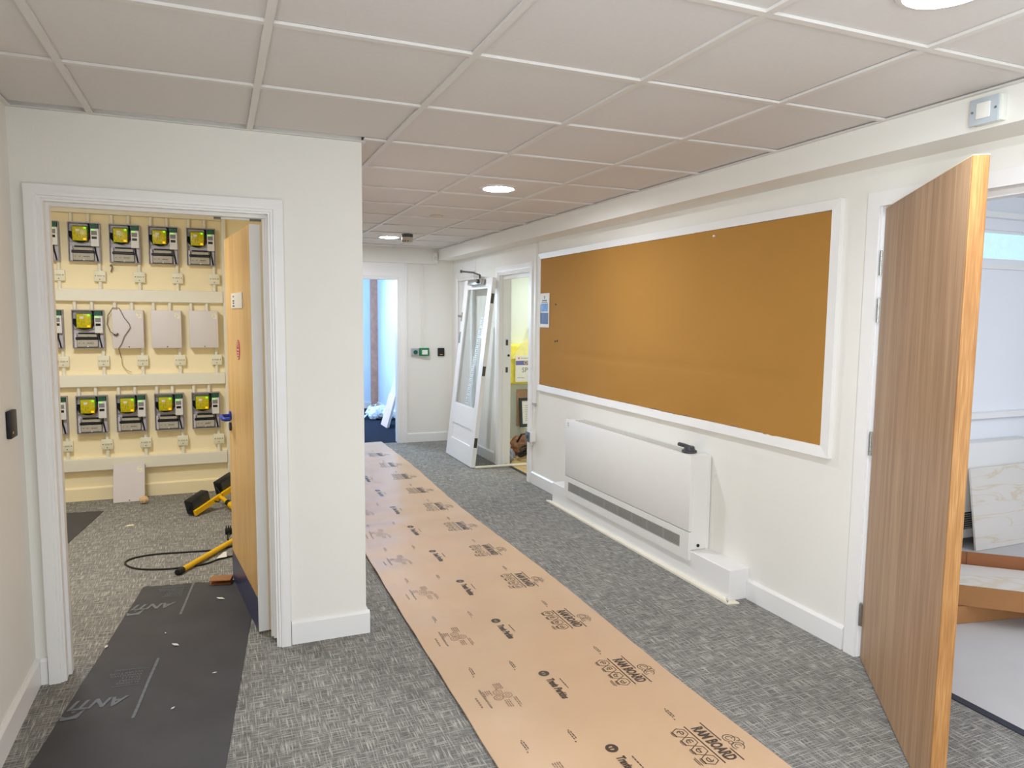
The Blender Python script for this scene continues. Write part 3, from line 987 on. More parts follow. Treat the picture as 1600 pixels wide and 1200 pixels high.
# --- conduit and switch beside the pinboard
t = thing('cable_conduit', 'narrow white trunking running down beside the pinboard to a metal switch', 'conduit', (XR, 5.93, 0.5))
MB().box(-0.022, -0.0005, -0.018, 0.018, 0.26, 1.715, bev=0.002, seg=1).build('cover', WHITEP, t)
MB().box(-0.026, -0.0005, -0.022, 0.022, 0.24, 0.262).build('end_cap', GREYP, t)
MB().tube([(-0.012, 0.0, 0.25), (-0.014, 0.004, 0.15), (-0.014, 0.01, 0.08), (-0.018, 0.018, 0.0)], 0.007, 8).build('cable', WHITEP, t)
t = thing('fused_switch', 'brushed metal fused switch on a white box low beside the cupboard doorway', 'switch', (XR - 0.023, 5.955, 0.445))
MB().box(-0.038, 0.022, -0.045, 0.045, -0.045, 0.045, bev=0.003).build('back_box', WHITEP, t)
MB().box(-0.044, -0.0385, -0.047, 0.047, -0.047, 0.047, bev=0.002).build('face_plate', M('brushed_steel', (120, 126, 138), 0.35, metal=0.6), t)
MB().box(-0.049, -0.044, -0.012, 0.012, -0.016, 0.016).build('rocker', DARKGREY, t)
MB().tube([(-0.01, -0.02, -0.045), (-0.012, -0.03, -0.075), (-0.01, 0.0, -0.085), (-0.01, 0.02, -0.06), (-0.01, 0.02, -0.046)], 0.005, 8).build('flex', WHITEP, t)

# --- glazed door leaning on the wall
t = thing('glazed_door', 'white panelled door with a tall glass pane leaning against the corridor wall', 'door')
LW, LH = 0.87, 1.955
lx, lz = 0.225, 1.942
ln = math.hypot(lx, lz)
e_s, e_t = Vector((0.0, 1, 0)), Vector((lx / ln, 0, lz / ln))
e_n = Vector((lz / ln, 0, -lx / ln))                  # into the door, away from the corridor
t.matrix_world = Matrix(((e_s.x, e_t.x, e_n.x, 2.367), (e_s.y, e_t.y, e_n.y, 6.77), (e_s.z, e_t.z, e_n.z, 0.006), (0, 0, 0, 1)))
TH = 0.044
# local axes: x along the width from the hinge edge, y up the door, z into the thickness
st = 0.112
MB().box(0, st, 0, LH, 0, TH, bev=0.002, seg=1).build('stile', TRIM, t)
MB().box(LW - st, LW, 0, LH, 0, TH, bev=0.002, seg=1).build('stile', TRIM, t)
for y0, y1 in ((0, 0.205), (0.376, 0.588), (LH - 0.095, LH)):
    MB().box(st, LW - st, y0, y1, 0.0, TH, bev=0.0015, seg=1).build('rail', TRIM, t)
MB().box(st, LW - st, 0.205, 0.376, 0.014, TH - 0.014).build('panel', TRIM, t)
m = MB()
for a in ((st, st + 0.012, 0.588, LH - 0.095), (LW - st - 0.012, LW - st, 0.588, LH - 0.095), (st, LW - st, 0.588, 0.60), (st, LW - st, LH - 0.107, LH - 0.095)):
    m.box(a[0], a[1], a[2], a[3], 0.004, 0.016)
m.build('glazing_bead', TRIM, t)
MB().box(st + 0.003, LW - st - 0.003, 0.591, LH - 0.098, 0.018, 0.024).build('glass', GLASS, t, smooth=False)
for y in (1.742, 0.998, 0.258):
    MB().box(-0.0025, 0.0, y - 0.05, y + 0.05, 0.004, 0.036).box(-0.008, -0.0025, y - 0.05, y + 0.05, 0.002, 0.010).build('hinge', DARKSTEEL, t)
cl = MB().box(0.20, 0.62, LH - 0.068, LH - 0.010, -0.052, -0.0005, bev=0.005).build('door_closer', STEEL, t, 'silver overhead closer')
MB().tube([(0.30, LH - 0.02, -0.03), (0.30, LH + 0.03, -0.035), (0.52, LH + 0.068, -0.04), (0.90, LH + 0.10, -0.05)], 0.010, 8).build('closer_arm', DARKSTEEL, cl)
MB().cyl((0.27, LH - 0.04, -0.075), (0.27, LH - 0.04, -0.052), 0.024, 16).build('spindle', DARKSTEEL, cl)
MB().cyl((0.90, LH + 0.085, -0.05), (0.90, LH + 0.115, -0.05), 0.014, 12).build('arm_shoe', DARKSTEEL, cl)
MB().box(LW - 0.04, LW - 0.012, 1.50, 1.60, -0.004, -0.0004, bev=0.001, seg=1).build('lock_plate', STEEL, t)
MB().cyl((LW - 0.026, 1.555, -0.045), (LW - 0.026, 1.555, -0.004), 0.013, 14).build('lock_cylinder', STEEL, t)
MB().box(LW - 0.055, LW - 0.008, 1.255, 1.38, -0.004, -0.0004, bev=0.001, seg=1).build('push_plate', M('plate_dull', (150, 150, 152), 0.4, metal=0.6), t, 'dull metal push plate')
# taped paper strips behind its glass
t2 = thing('paper_strip', 'long white printed paper strip showing through the glazed door', 'paper strip')
t2.matrix_world = t.matrix_world.copy()
m = MB()
for k in range(9):
    u = 0.20 + 0.022 * (8 - k)
    m.box(u + 0.002, u + 0.095, 0.62 + k * 0.104, 0.62 + k * 0.104 + 0.098, 0.026, 0.0275)
m.build('sheet', M('lit_paper', (244, 246, 248), 0.6), t2)
f_ = Flat()
for k in range(9):
    u = 0.20 + 0.022 * (8 - k)
    for q in range(4):
        f_.bar(u + 0.012, u + 0.085 - 0.014 * (q % 3), 0.635 + k * 0.104 + q * 0.02, 0.641 + k * 0.104 + q * 0.02)
f_.lay(lambda u, v: (u, v, 0.0255), 'printed_lines', GREYTEXT, t2)['kind'] = 'stuff'

# white tube on the floor in front of the cupboard doorway
o = MB().tube([(2.40, 6.735, 0.014), (2.60, 6.728, 0.014), (2.80, 6.72, 0.014), (3.05, 6.70, 0.014)], 0.013, 10).build('plastic_tube', CREAM)
tag(o, 'cream plastic tube lying on the floor across the cupboard doorway', 'tube')

# ================================================================== METER ROOM
# trunking
tr_lab = ['cream cable trunking along the top of the meter wall behind the lintel', 'cream cable trunking between the top and middle meter rows',
          'cream cable trunking between the middle and bottom meter rows', 'cream cable trunking below the bottom meter row']
TR = [(2.342, 2.442), (1.642, 1.742), (0.946, 1.043), (0.252, 0.353)]
for (z0, z1), lb in zip(TR, tr_lab):
    t = thing('cable_trunking', lb, 'trunking', (-2.39, YM - 0.0005, z0), group='horizontal meter room trunking')
    L_ = 2.39 + 0.055
    MB().box(0, L_, -0.046, 0, 0.0, z1 - z0, bev=0.001, seg=1).build('body', TRUNK, t)
    MB().box(0, L_, -0.050, -0.0465, 0.004, z1 - z0 - 0.004, bev=0.001, seg=1).build('lid', TRUNK, t)
t = thing('cable_trunking', 'slim vertical cream trunking at the right end of the meter rows', 'trunking', (0.072, YM - 0.0005, 0.12))
MB().box(-0.0155, 0.018, -0.040, 0, 0.0, 2.45, bev=0.001, seg=1).build('cover', TRUNK, t)


# electricity meters
def make_meter(loc, label):
    t = thing('electricity_meter', label, 'electricity meter', loc, group='open electricity meters')
    W_, H_ = 0.225, 0.312
    # origin: left bottom corner on the wall; y = 0 at the wall, negative into the room
    MB().box(0.0, W_, -0.016, -0.001, 0.0, H_, bev=0.002, seg=1).build('backplate', ALU, t)
    m = MB()
    for b in ((0.0, 0.006, 0.0, H_), (W_ - 0.006, W_, 0.0, H_), (0.006, W_ - 0.006, H_ - 0.008, H_), (0.006, W_ - 0.006, 0.0, 0.004)):
        m.box(b[0], b[1], -0.062, -0.016, b[2], b[3])
    m.build('rim', M('rim_grey', (150, 146, 150), 0.35, var=0.15, scale=30), t)
    MB().box(0.008, W_ - 0.008, -0.030, -0.016, 0.158, H_ - 0.010).build('module_base', M('base_grey', (182, 178, 180), 0.5, var=0.15, scale=40), t)
    # dark cable loops round the yellow module
    cb = MB()
    for k, (rr, yy) in enumerate(((0.070, -0.036), (0.076, -0.042), (0.064, -0.030))):
        pts = []
        for q in range(15):
            a = PI * 0.96 + (PI * 1.12) * q / 14
            pts.append((0.084 + rr * math.cos(a), yy, 0.232 + rr * 1.0 * math.sin(a)))
        cb.tube(pts, 0.007, 6)
    cb.tube([(0.150, -0.036, 0.225), (0.152, -0.038, 0.25), (0.146, -0.036, 0.295), (0.140, -0.03, 0.304)], 0.008, 6)
    cb.build('cable_loop', BLACK, t)
    cb = MB()
    cb.tube([(0.142, -0.042, 0.205), (0.128, -0.046, 0.178), (0.108, -0.044, 0.163), (0.090, -0.04, 0.160)], 0.006, 6)
    cb.tube([(0.150, -0.042, 0.235), (0.148, -0.046, 0.200), (0.134, -0.046, 0.168)], 0.006, 6)
    cb.build('wire', MAROON, t, 'dark red wires')
    md = MB().box(0.028, 0.143, -0.050, -0.030, 0.160, 0.284, bev=0.012, seg=3).build('circuit_board', PCBGREEN, t)
    y_ = MB().box(0.033, 0.135, -0.060, -0.050, 0.166, 0.278, bev=0.0045, seg=2).build('yellow_module', PCB, t, 'yellow transparent module')
    MB().box(0.056, 0.082, -0.0612, -0.060, 0.240, 0.257).build('module_label', LABELW, y_)
    MB().box(0.108, 0.126, -0.0614, -0.060, 0.172, 0.186).build('orange_led', LED, y_)
    MB().box(0.112, 0.128, -0.0612, -0.060, 0.260, 0.273).build('green_led', LEDG, y_)
    MB().box(0.084, 0.0855, -0.0612, -0.060, 0.200, 0.240).box(0.070, 0.0715, -0.0612, -0.060, 0.195, 0.225).build('circuit_trace', INK, y_)
    # white communication module
    cm = MB().box(0.160, 0.218, -0.070, -0.016, 0.124, 0.264, bev=0.002, seg=1).build('display_module', WHITEP, t)
    MB().box(0.162, 0.214, -0.066, -0.018, 0.2645, 0.302, bev=0.002, seg=1).build('green_terminal', CONNECT, t)
    MB().box(0.166, 0.206, -0.0706, -0.070, 0.213, 0.246).build('print_lines', GREYTEXT, cm)
    MB().box(0.168, 0.204, -0.0708, -0.070, 0.182, 0.202).build('display', BLACK, cm)
    MB().box(0.166, 0.190, -0.0706, -0.070, 0.250, 0.257).build('light_bar', LEDG, cm)
    # terminal section
    MB().box(0.030, 0.176, -0.050, -0.016, 0.012, 0.070, bev=0.003, seg=1).build('terminal_cover', TERM, t)
    MB().box(0.036, 0.170, -0.044, -0.016, 0.092, 0.116, bev=0.002, seg=1).build('terminal_block', TERM, t)
    MB().box(0.020, 0.178, -0.054, -0.018, 0.070, 0.091, bev=0.004, seg=1).build('cable_bar', BLACK, t)
    MB().box(0.040, 0.168, -0.050, -0.018, 0.116, 0.128, bev=0.003, seg=1).build('cable_bar', BLACK, t)
    m = MB()
    for x in (0.045, 0.075, 0.105, 0.113, 0.123, 0.132, 0.142):
        m.cyl((x, -0.0515, 0.043), (x, -0.050, 0.043), 0.0035, 6)
    m.build('screw_row', BLACK, t)['kind'] = 'stuff'
    MB().cyl((0.105, -0.055, 0.016), (0.105, -0.050, 0.016), 0.006, 8).build('seal_screw', LABELW, t)
    MB().box(0.008, 0.028, -0.046, -0.016, 0.006, 0.124, bev=0.002, seg=1).build('side_bracket', BOXGREY, t)
    MB().box(0.184, 0.216, -0.040, -0.016, 0.006, 0.128, bev=0.002, seg=1).build('side_bracket', BOXGREY, t)
    MB().tube([(0.186, -0.050, 0.132), (0.188, -0.050, 0.09), (0.197, -0.048, 0.045), (0.202, -0.044, 0.008)], 0.006, 8).build('outgoing_cable', BLACK, t)
    MB().box(0.002, W_ - 0.002, -0.0740, -0.0725, 0.004, H_ - 0.003).build('clear_cover', CLEAR, t, smooth=False)
    for x in (0.020, 0.140):
        MB().cyl((x, -0.022, H_), (x, -0.022, H_ + 0.072), 0.0135, 12).build('conduit', TRUNK, t)
    return t


def make_cover(loc, label):
    t = thing('meter_cover', label, 'meter box', loc, group='closed grey meter boxes')
    W_, H_ = 0.228, 0.314
    MB().box(0.0, W_, -0.085, -0.001, 0.0, H_, bev=0.004, seg=2).build('cover', BOXGREY, t)
    f_ = Flat()
    f_.bar(0.178, 0.190, 0.262, 0.295).bar(0.195, 0.203, 0.275, 0.298).bar(0.206, 0.216, 0.248, 0.280).bar(0.190, 0.206, 0.250, 0.258).bar(0.184, 0.212, 0.285, 0.292)
    f_.lay(lambda u, v: (u, -0.0853, v), 'sticker', STICKER, t, 'cream number sticker')
    MB().cyl((0.118, -0.0862, 0.012), (0.118, -0.085, 0.012), 0.005, 8).build('screw', DARKGREY, t)
    for x in (0.018, 0.142):
        MB().cyl((x, -0.022, H_), (x, -0.022, H_ + 0.068), 0.0135, 12).build('conduit', TRUNK, t)
    return t


MX = [-1.358, -1.073, -0.787, -0.503, -0.217]
MZ = [1.956, 1.262, 0.566]
row_names = ['top', 'middle', 'bottom']
col_names = ['half hidden by the door frame, %s row', 'in the %s row, beside the half hidden one', 'second from the wooden door end in the %s row plus one',
             'next to last before the wooden door in the %s row', 'nearest the wooden door in the %s row']
col_names[2] = 'in the centre of the %s row'
meter0 = cover0 = None
for r in range(3):
    for c in range(5):
        loc = (MX[c], YM, MZ[r])
        where = col_names[c] % row_names[r]
        if r == 1 and c >= 2:
            lb = ['closed grey meter box with a wire hanging across it, middle row', 'closed plain grey meter box between two others in the middle row',
                  'closed grey meter box nearest the wooden door, middle row'][c - 2]
            if cover0 is None:
                cover0 = make_cover(loc, lb)
            else:
                dup(cover0, loc, lb)
        else:
            lb = 'open electricity meter ' + where
            if meter0 is None:
                meter0 = make_meter(loc, lb)
            else:
                dup(meter0, loc, lb)


def make_switch(loc, label, up, down):
    t = thing('isolator_switch', label, 'switch', loc, group='cream isolator switches under the meters')
    MB().box(-0.041, 0.041, -0.030, -0.001, -0.042, 0.042, bev=0.003, seg=1).build('back_box', TRUNK, t)
    MB().box(-0.043, 0.043, -0.040, -0.0305, -0.044, 0.044, bev=0.004, seg=2).build('face_plate', M('switch_cream', (226, 222, 200), 0.45), t)
    MB().box(-0.018, 0.018, -0.0435, -0.040, -0.003, 0.008).build('fuse_carrier', M('carrier', (190, 186, 168), 0.5), t)
    m = MB()
    for x, z in ((-0.030, 0.002), (0.030, 0.002), (0.0, -0.026)):
        m.cyl((x, -0.0415, z), (x, -0.040, z), 0.004, 8)
    m.build('screw_row', DARKGREY, t)['kind'] = 'stuff'
    MB().cyl((0, -0.018, 0.042), (0, -0.018, 0.042 + up), 0.0135, 12).build('conduit', TRUNK, t)
    MB().cyl((0, -0.018, -0.042 - down), (0, -0.018, -0.042), 0.0135, 12).build('conduit', TRUNK, t)
    return t


SZ = [1.846, 1.156, 0.466]
swcol = ['under the half hidden left meter', 'under the leftmost full meter', 'under the middle of the five meters', 'under the next to last meter', 'under the meter nearest the wooden door']
switch0 = None
for r in range(3):
    up = MZ[r] - SZ[r] - 0.042
    down = SZ[r] - 0.042 - TR[r + 1][1]
    rowp = None
    for c in range(5):
        loc = (MX[c] + 0.208, YM, SZ[r])
        lb = 'cream isolator switch %s in the %s row' % (swcol[c], row_names[r])
        if rowp is None:
            rowp = make_switch(loc, lb, up, down)
        else:
            dup(rowp, loc, lb)

# loose wire over the first closed box
o = thing('loose_wire', 'thin grey wire looping over the first closed grey meter box', 'wire')


def wp(x, z, d):
    return (x, YM - d, z)


MB().tube([wp(-0.735, 1.18, 0.03), wp(-0.745, 1.262, 0.094), wp(-0.722, 1.30, 0.094), wp(-0.70, 1.36, 0.094), wp(-0.655, 1.43, 0.096), wp(-0.66, 1.46, 0.096), wp(-0.70, 1.52, 0.094), wp(-0.722, 1.572, 0.092),
           wp(-0.735, 1.590, 0.05), wp(-0.78, 1.592, 0.05), wp(-0.82, 1.53, 0.03), wp(-0.828, 1.46, 0.03), wp(-0.80, 1.40, 0.092), wp(-0.77, 1.375, 0.096)], 0.0035, 6).build('strand', M('wire_grey', (122, 112, 104), 0.5), o)
MB().tube([wp(-0.735, 1.18, 0.03), wp(-0.73, 1.12, 0.03), wp(-0.70, 1.08, 0.03), wp(-0.665, 1.06, 0.03)], 0.0035, 6).build('strand', M('wire_cream', (196, 180, 130), 0.5), o)
MB().tube([wp(-0.775, 1.375, 0.098), wp(-0.755, 1.37, 0.10), wp(-0.745, 1.385, 0.10)], 0.007, 6).build('connector', DARKGREY, o)
o = thing('loose_wire', 'short grey wire tail poking from the cream wall under the top row', 'wire')
MB().tube([wp(-0.79, 1.935, 0.002), wp(-0.783, 1.937, 0.03), wp(-0.772, 1.928, 0.035), wp(-0.778, 1.90, 0.03), wp(-0.785, 1.885, 0.02)], 0.006, 6).build('strand', M('wire_grey', (122, 112, 104), 0.5), o)

# lid leaning under the trunking
t = thing('meter_cover', 'loose grey meter lid leaning against the lowest trunking', 'lid', (-0.822, 6.496, 0.002))
t.rotation_euler = (math.radians(-19), 0, 0)
MB().box(0, 0.232, 0.0, 0.004, 0.0, 0.315, bev=0.0015, seg=1).box(0, 0.004, 0.004, 0.022, 0, 0.315).box(0.228, 0.232, 0.004, 0.022, 0, 0.315).box(0.004, 0.228, 0.004, 0.022, 0.311, 0.315).build('panel', BOXGREY, t)
f_ = Flat()
f_.bar(0.176, 0.184, 0.25, 0.285).bar(0.188, 0.198, 0.262, 0.29).bar(0.201, 0.209, 0.255, 0.288).bar(0.18, 0.214, 0.275, 0.282).bar(0.188, 0.214, 0.242, 0.25)
f_.lay(lambda u, v: (u, -0.0003, v), 'sticker', STICKER, t)
MB().cyl((0.118, -0.001, 0.014), (0.118, 0.0, 0.014), 0.005, 8).build('screw_hole', DARKGREY, t)

# crumpled ball beside it
o = MB().ball((0, 0, 0), 0.034, (1.0, 0.9, 0.95), 3, 0.10).build('crumpled_wrapper', M('kraft_wrapper', (222, 190, 148), 0.8, var=0.12, scale=50))
o.location = (-0.588, 6.40, 0.034)
tag(o, 'small crumpled beige paper ball beside the leaning grey lid', 'paper')

# --- work light lying on the meter-room floor
t = thing('work_light', 'yellow tripod work light with two black lamp heads lying on the carpet', 'work light')


def bar_between(p0, p1, wd, hd_, up=Vector((0, 0, 1))):
    p0, p1 = Vector(p0), Vector(p1)
    d = (p1 - p0).normalized()
    s = d.cross(up).normalized()
    u = s.cross(d)
    L_ = (p1 - p0).length
    mm = Matrix(((d.x, s.x, u.x, p0.x), (d.y, s.y, u.y, p0.y), (d.z, s.z, u.z, p0.z), (0, 0, 0, 1)))
    return MB().box(0, L_, -wd / 2, wd / 2, -hd_ / 2, hd_ / 2, bev=0.002, seg=1).xf(mm), mm


bA, bB = Vector((-0.195, 5.84, 0.028)), Vector((0.155, 6.20, 0.165))
mm_, BM = bar_between(bA, bB, 0.022, 0.042)
mm_.build('cross_bar', YELLOW, t)


def lamp(off, label=None):
    h = MB().box(off, off + 0.185, -0.090, -0.016, -0.022, 0.096, bev=0.008).xf(BM).build('lamp_head', BLACK, t, label)
    m = MB()
    for k in range(6):
        m.box(off + 0.016 + k * 0.026, off + 0.028 + k * 0.026, -0.100, -0.0905, -0.008, 0.086)
    m.xf(BM).build('cooling_fins', BLACK, h)
    MB().box(off + 0.010, off + 0.175, -0.0158, -0.0125, 0.022, 0.088).xf(BM).build('lamp_glass', M('lamp_glass', (60, 64, 70), 0.1), h)
    MB().cyl((off - 0.02, -0.05, 0.03), (off, -0.05, 0.03), 0.012, 10).xf(BM).build('wing_knob', BLACK, h)
    return h


lamp(0.005)
lamp(0.315)
pm = bA.lerp(bB, 0.52)
MB().tube([pm, pm + Vector((0.07, -0.15, -0.03)), pm + Vector((0.14, -0.30, -0.055))], 0.016, 14).build('pole', YELLOW, t)
MB().tube([pm + Vector((0.055, -0.118, -0.024)), pm + Vector((0.095, -0.204, -0.038))], 0.024, 14).build('clamp', BLACK, t)
MB().tube([pm + Vector((0.075, -0.16, -0.031)), pm + Vector((0.20, -0.43, -0.072))], 0.026, 14).build('sleeve', YELLOW, t)
MB().tube([(-0.235, 4.57, 0.019), (0.073, 5.057, 0.027), (0.23, 5.31, 0.034)], 0.0165, 14).build('leg', YELLOW, t)
MB().tube([(-0.256, 4.537, 0.0185), (-0.228, 4.581, 0.0193)], 0.0185, 14).build('leg_cap', BLACK, t)
lp_ = []
for x, y in ((0.30, 4.80), (0.20, 4.81), (0.08, 4.78), (-0.02, 4.75), (-0.10, 4.68), (-0.22, 4.66), (-0.34, 4.67), (-0.45, 4.71), (-0.52, 4.77), (-0.565, 4.86), (-0.55, 4.93), (-0.49, 4.97), (-0.40, 4.985),
             (-0.28, 4.97), (-0.16, 4.95), (-0.05, 4.94), (0.05, 4.98), (0.16, 5.02), (0.28, 5.06)):
    lp_.append((x, y, 0.006))
sm_ = []
for i in range(len(lp_) - 1):
    p0, p1, p2, p3 = (Vector(lp_[max(i - 1, 0)]), Vector(lp_[i]), Vector(lp_[i + 1]), Vector(lp_[min(i + 2, len(lp_) - 1)]))
    for q in range(4):
        s = q / 4
        sm_.append(0.5 * ((2 * p1) + (-p0 + p2) * s + (2 * p0 - 5 * p1 + 4 * p2 - p3) * s * s + (-p0 + 3 * p1 - 3 * p2 + p3) * s ** 3))
MB().tube(sm_, 0.0055, 8).build('mains_cable', BLACK, t)
MB().prism([(-0.045, 4.735), (0.02, 4.75), (0.018, 4.86), (0.0, 4.85)], 'z', 0.0125, 0.0135).build('cable_tag', LABELW, t, 'white care tag on the cable')
pl = MB().box(0.015, 0.06, 5.27, 5.315, 0.004, 0.042, bev=0.006).build('mains_plug', BLACK, t)
for dx in (0.008, 0.022, 0.036):
    MB().box(0.015 + dx - 0.003, 0.015 + dx + 0.003, 5.29, 5.296, 0.042, 0.062).build('plug_pin', BLACK, pl)
MB().tube([(0.04, 5.27, 0.02), (0.03, 5.20, 0.012), (0.03, 5.13, 0.008), (0.055, 5.10, 0.008), (0.07, 5.16, 0.008), (0.09, 5.20, 0.008)], 0.005, 8).build('plug_lead', BLACK, t)
MB().tube([BM @ Vector((0.15, -0.05, 0.05)), BM @ Vector((0.22, 0.03, -0.02)), BM @ Vector((0.28, 0.02, 0.0)), BM @ Vector((0.30, -0.05, 0.06))], 0.005, 8).build('lamp_lead', BLACK, t)


# --- black protection sheets
def rot2(p, a, c):
    s, k = math.sin(a), math.cos(a)
    return (c[0] + p[0] * k - p[1] * s, c[1] + p[0] * s + p[1] * k)


def sheet_h(x, y):
    return 0.004 + 0.0012 * math.sin(x * 21 + 3 * math.sin(y * 4)) + 0.001 * math.sin(y * 17 + x * 9)


def sheet(name, corners, label, cat):
    """corner order: far left, far right, near right, near left"""
    m = MB()
    nu, nv = 28, 60
    rows = []
    for j in range(nv + 1):
        v = j / nv
        row = []
        for i in range(nu + 1):
            u = i / nu
            a = Vector(corners[0]).lerp(Vector(corners[1]), u)
            b = Vector(corners[3]).lerp(Vector(corners[2]), u)
            p = a.lerp(b, v)
            if j == 0:
                p.y += random.uniform(-0.012, 0.012)
            row.append(m.bm.verts.new((p.x, p.y, sheet_h(p.x, p.y))))
        rows.append(row)
    for j in range(nv):
        for i in range(nu):
            m.bm.faces.new((rows[j][i], rows[j + 1][i], rows[j + 1][i + 1], rows[j][i + 1]))
    ext = bmesh.ops.extrude_face_region(m.bm, geom=list(m.bm.faces))
    for g in ext['geom']:
        if isinstance(g, bmesh.types.BMVert):
            g.co.z = 0.0008
    o = m.build(name, MATBLACK)
    tag(o, label, cat)
    return o


ms = sheet('protection_sheet', [(-0.425, 4.40), (0.185, 4.325), (-0.055, 2.10), (-0.70, 2.22)], 'black floor protection sheet with grey print in the meter room doorway', 'floor sheet')
sheet('protection_sheet', [(-1.75, 6.30), (-0.858, 6.263), (-0.985, 5.30), (-1.85, 5.40)], 'black floor protection sheet under the far left of the meter wall', 'floor sheet')
MA = math.atan2(0.14, 1.25)          # the sheet's turn on the floor


def mat_lay(cx, cy):
    def fn(u, v):
        x, y = rot2((-u, -v), -MA, (cx, cy))       # lettering reads from the meter room
        return (x, y, sheet_h(x, y) + 0.0018)
    return fn


for cx, cy in ((-0.47, 3.115), (-0.345, 4.085)):
    f_ = Flat().text('ANTI', 0.098, 0, 0, shear=0.30, bold=0.003, width=0.21)
    f_.lay(mat_lay(cx, cy), 'lettering', MATPRINT, ms)
    f_ = Flat().add([(0.03, 0), (0.042, 0.068), (0.10, 0.072), (0.107, 0.030), (0.10, 0.041), (0.088, 0.049), (0.076, 0.05), (0.064, 0.047), (0.055, 0.038), (0.046, 0.024)],
                    [(0, 1, 9), (1, 8, 9), (1, 7, 8), (1, 6, 7), (1, 2, 6), (2, 5, 6), (2, 4, 5), (2, 3, 4)]).add([(0.058, 0.012), (0.078, 0.012), (0.07, 0.026)], [(0, 1, 2)])
    f_.lay(mat_lay(cx - 0.015, cy - 0.035), 'emblem', MATPRINT, ms)
    f_ = Flat()
    for k, s_ in enumerate(('FLOORS', 'DOORS', 'WALLS', 'WINDOWS', 'WORKTOPS')):
        vs, fs = text_polys(s_, 0.024)
        mn = min(a for a, b in vs)
        f_.add([(a - mn, b) for a, b in vs], fs, 0, -k * 0.023)
    f_.bar(-0.005, 0.10, 0.022, 0.025).bar(-0.02, 0.12, -0.118, -0.115).bar(0.0, 0.12, -0.127, -0.124)
    f_.lay(mat_lay(cx + 0.125, cy + 0.127), 'lettering', MATPRINT, ms)
    f_ = Flat()
    for q in range(40):
        f_.bar(0, 0.012, -0.25 + q * 0.0125, -0.25 + (q + 1) * 0.0125 - (0.0 if q % 3 else 0.002))
    f_.lay(mat_lay(cx + 0.165, cy + 0.075), 'printed_line', MATPRINT, ms)

scr = [(-0.218, 3.548, 0.018, 'white paper scrap in the middle of the black sheet'), (-0.515, 3.641, 0.014, 'white paper scrap at the left edge of the black sheet'),
       (-0.02, 4.06, 0.022, 'white paper scrap at the far right of the black sheet near the wooden door'), (-0.27, 3.70, 0.006, 'tiny white crumb beyond the middle scrap on the black sheet'),
       (-0.20, 2.96, 0.007, 'tiny white crumb on the near part of the black sheet'), (-0.05, 3.20, 0.006, 'tiny white crumb near the right edge of the black sheet')]
for x, y, s, lb in scr:
    m = MB()
    a = random.uniform(0, 3)
    pts = [(x + s * 1.6 * math.cos(a), y + s * 1.2 * math.sin(a)), (x + s * 0.5 * math.cos(a + 1.3), y + s * 0.6 * math.sin(a + 1.3)), (x - s * 1.4 * math.cos(a), y - s * math.sin(a)), (x + s * 0.5 * math.cos(a - 1.4), y + s * 0.5 * math.sin(a - 1.4))]
    m.prism(pts, 'z', 0.0072, 0.0095)
    tag(m.build('paper_scrap', LABELW), lb, 'paper scrap', 'paper scraps on the black sheet')
tag(MB().prism([(-0.66, 5.74), (-0.60, 5.75), (-0.605, 5.775), (-0.64, 5.772)], 'z', 0.0008, 0.004).build('paper_scrap', STICKER), 'pale yellow paper scrap alone on the meter room carpet', 'paper scrap')

t = thing('cardboard_offcut', 'folded brown cardboard offcut by the foot of the wooden door', 'cardboard', (-0.02, 4.31, 0.006), -0.2)
MB().box(-0.055, 0.06, -0.035, 0.05, 0.022, 0.026).build('top_flap', CARD, t)
MB().box(-0.055, 0.06, -0.033, 0.05, 0.0, 0.004).box(-0.055, 0.06, 0.046, 0.05, 0.004, 0.022).build('lower_flap', CARDIN, t)


# ================================================================== KRAFT BOARD RUNNER
SX0, SX1, SY0, SY1 = 0.850, 1.805, 0.9, 8.60


def kraft_h(x, y):
    amp = 0.0022 + 0.0040 * max(0.0, min(1.0, (y - 3.2) / 2.5))
    left = 0.35 + 0.65 * max(0.0, min(1.0, (1.45 - x) / 0.5))
    return 0.0045 + 0.006 * max(0.0, min(1.0, (0.95 - x) / 0.10)) ** 2 + amp * left * (1 + math.sin(y * 15.3 + 1.8 * math.sin(x * 2.6) + 0.7 * math.sin(y * 2.3)))


m = MB()
nu, nv = 18, 330
rows = []
for j in range(nv + 1):
    y = SY0 + (SY1 - SY0) * j / nv
    row = []
    for i in range(nu + 1):
        e0 = SX0 + 0.002 * math.sin(y * 3.1)
        e1 = SX1 + 0.012 * math.sin(y * 1.9 + 0.6) * min(1, max(0, (y - 1.5)))
        if y > 5.2:
            e1 += 0.012 * (y - 5.2)
        x = e0 + (e1 - e0) * i / nu
        row.append(m.bm.verts.new((x, y + (0.10 * (i / nu - 1) if j == nv else 0), kraft_h(x, y))))
    rows.append(row)
for j in range(nv):
    for i in range(nu):
        m.bm.faces.new((rows[j][i], rows[j][i + 1], rows[j + 1][i + 1], rows[j + 1][i]))
ext = bmesh.ops.extrude_face_region(m.bm, geom=list(m.bm.faces))
for g in ext['geom']:
    if isinstance(g, bmesh.types.BMVert):
        g.co.z = max(0.0006, g.co.z - 0.0035)
ks = m.build('board_runner', KRAFT)
tag(ks, 'long kraft brown floor protection board printed with black logos along the corridor', 'floor board')


def klay(cx, cy):
    def fn(u, v):
        x, y = cx + v, cy - u
        return (x, y, kraft_h(x, y) + 0.0011)
    return fn


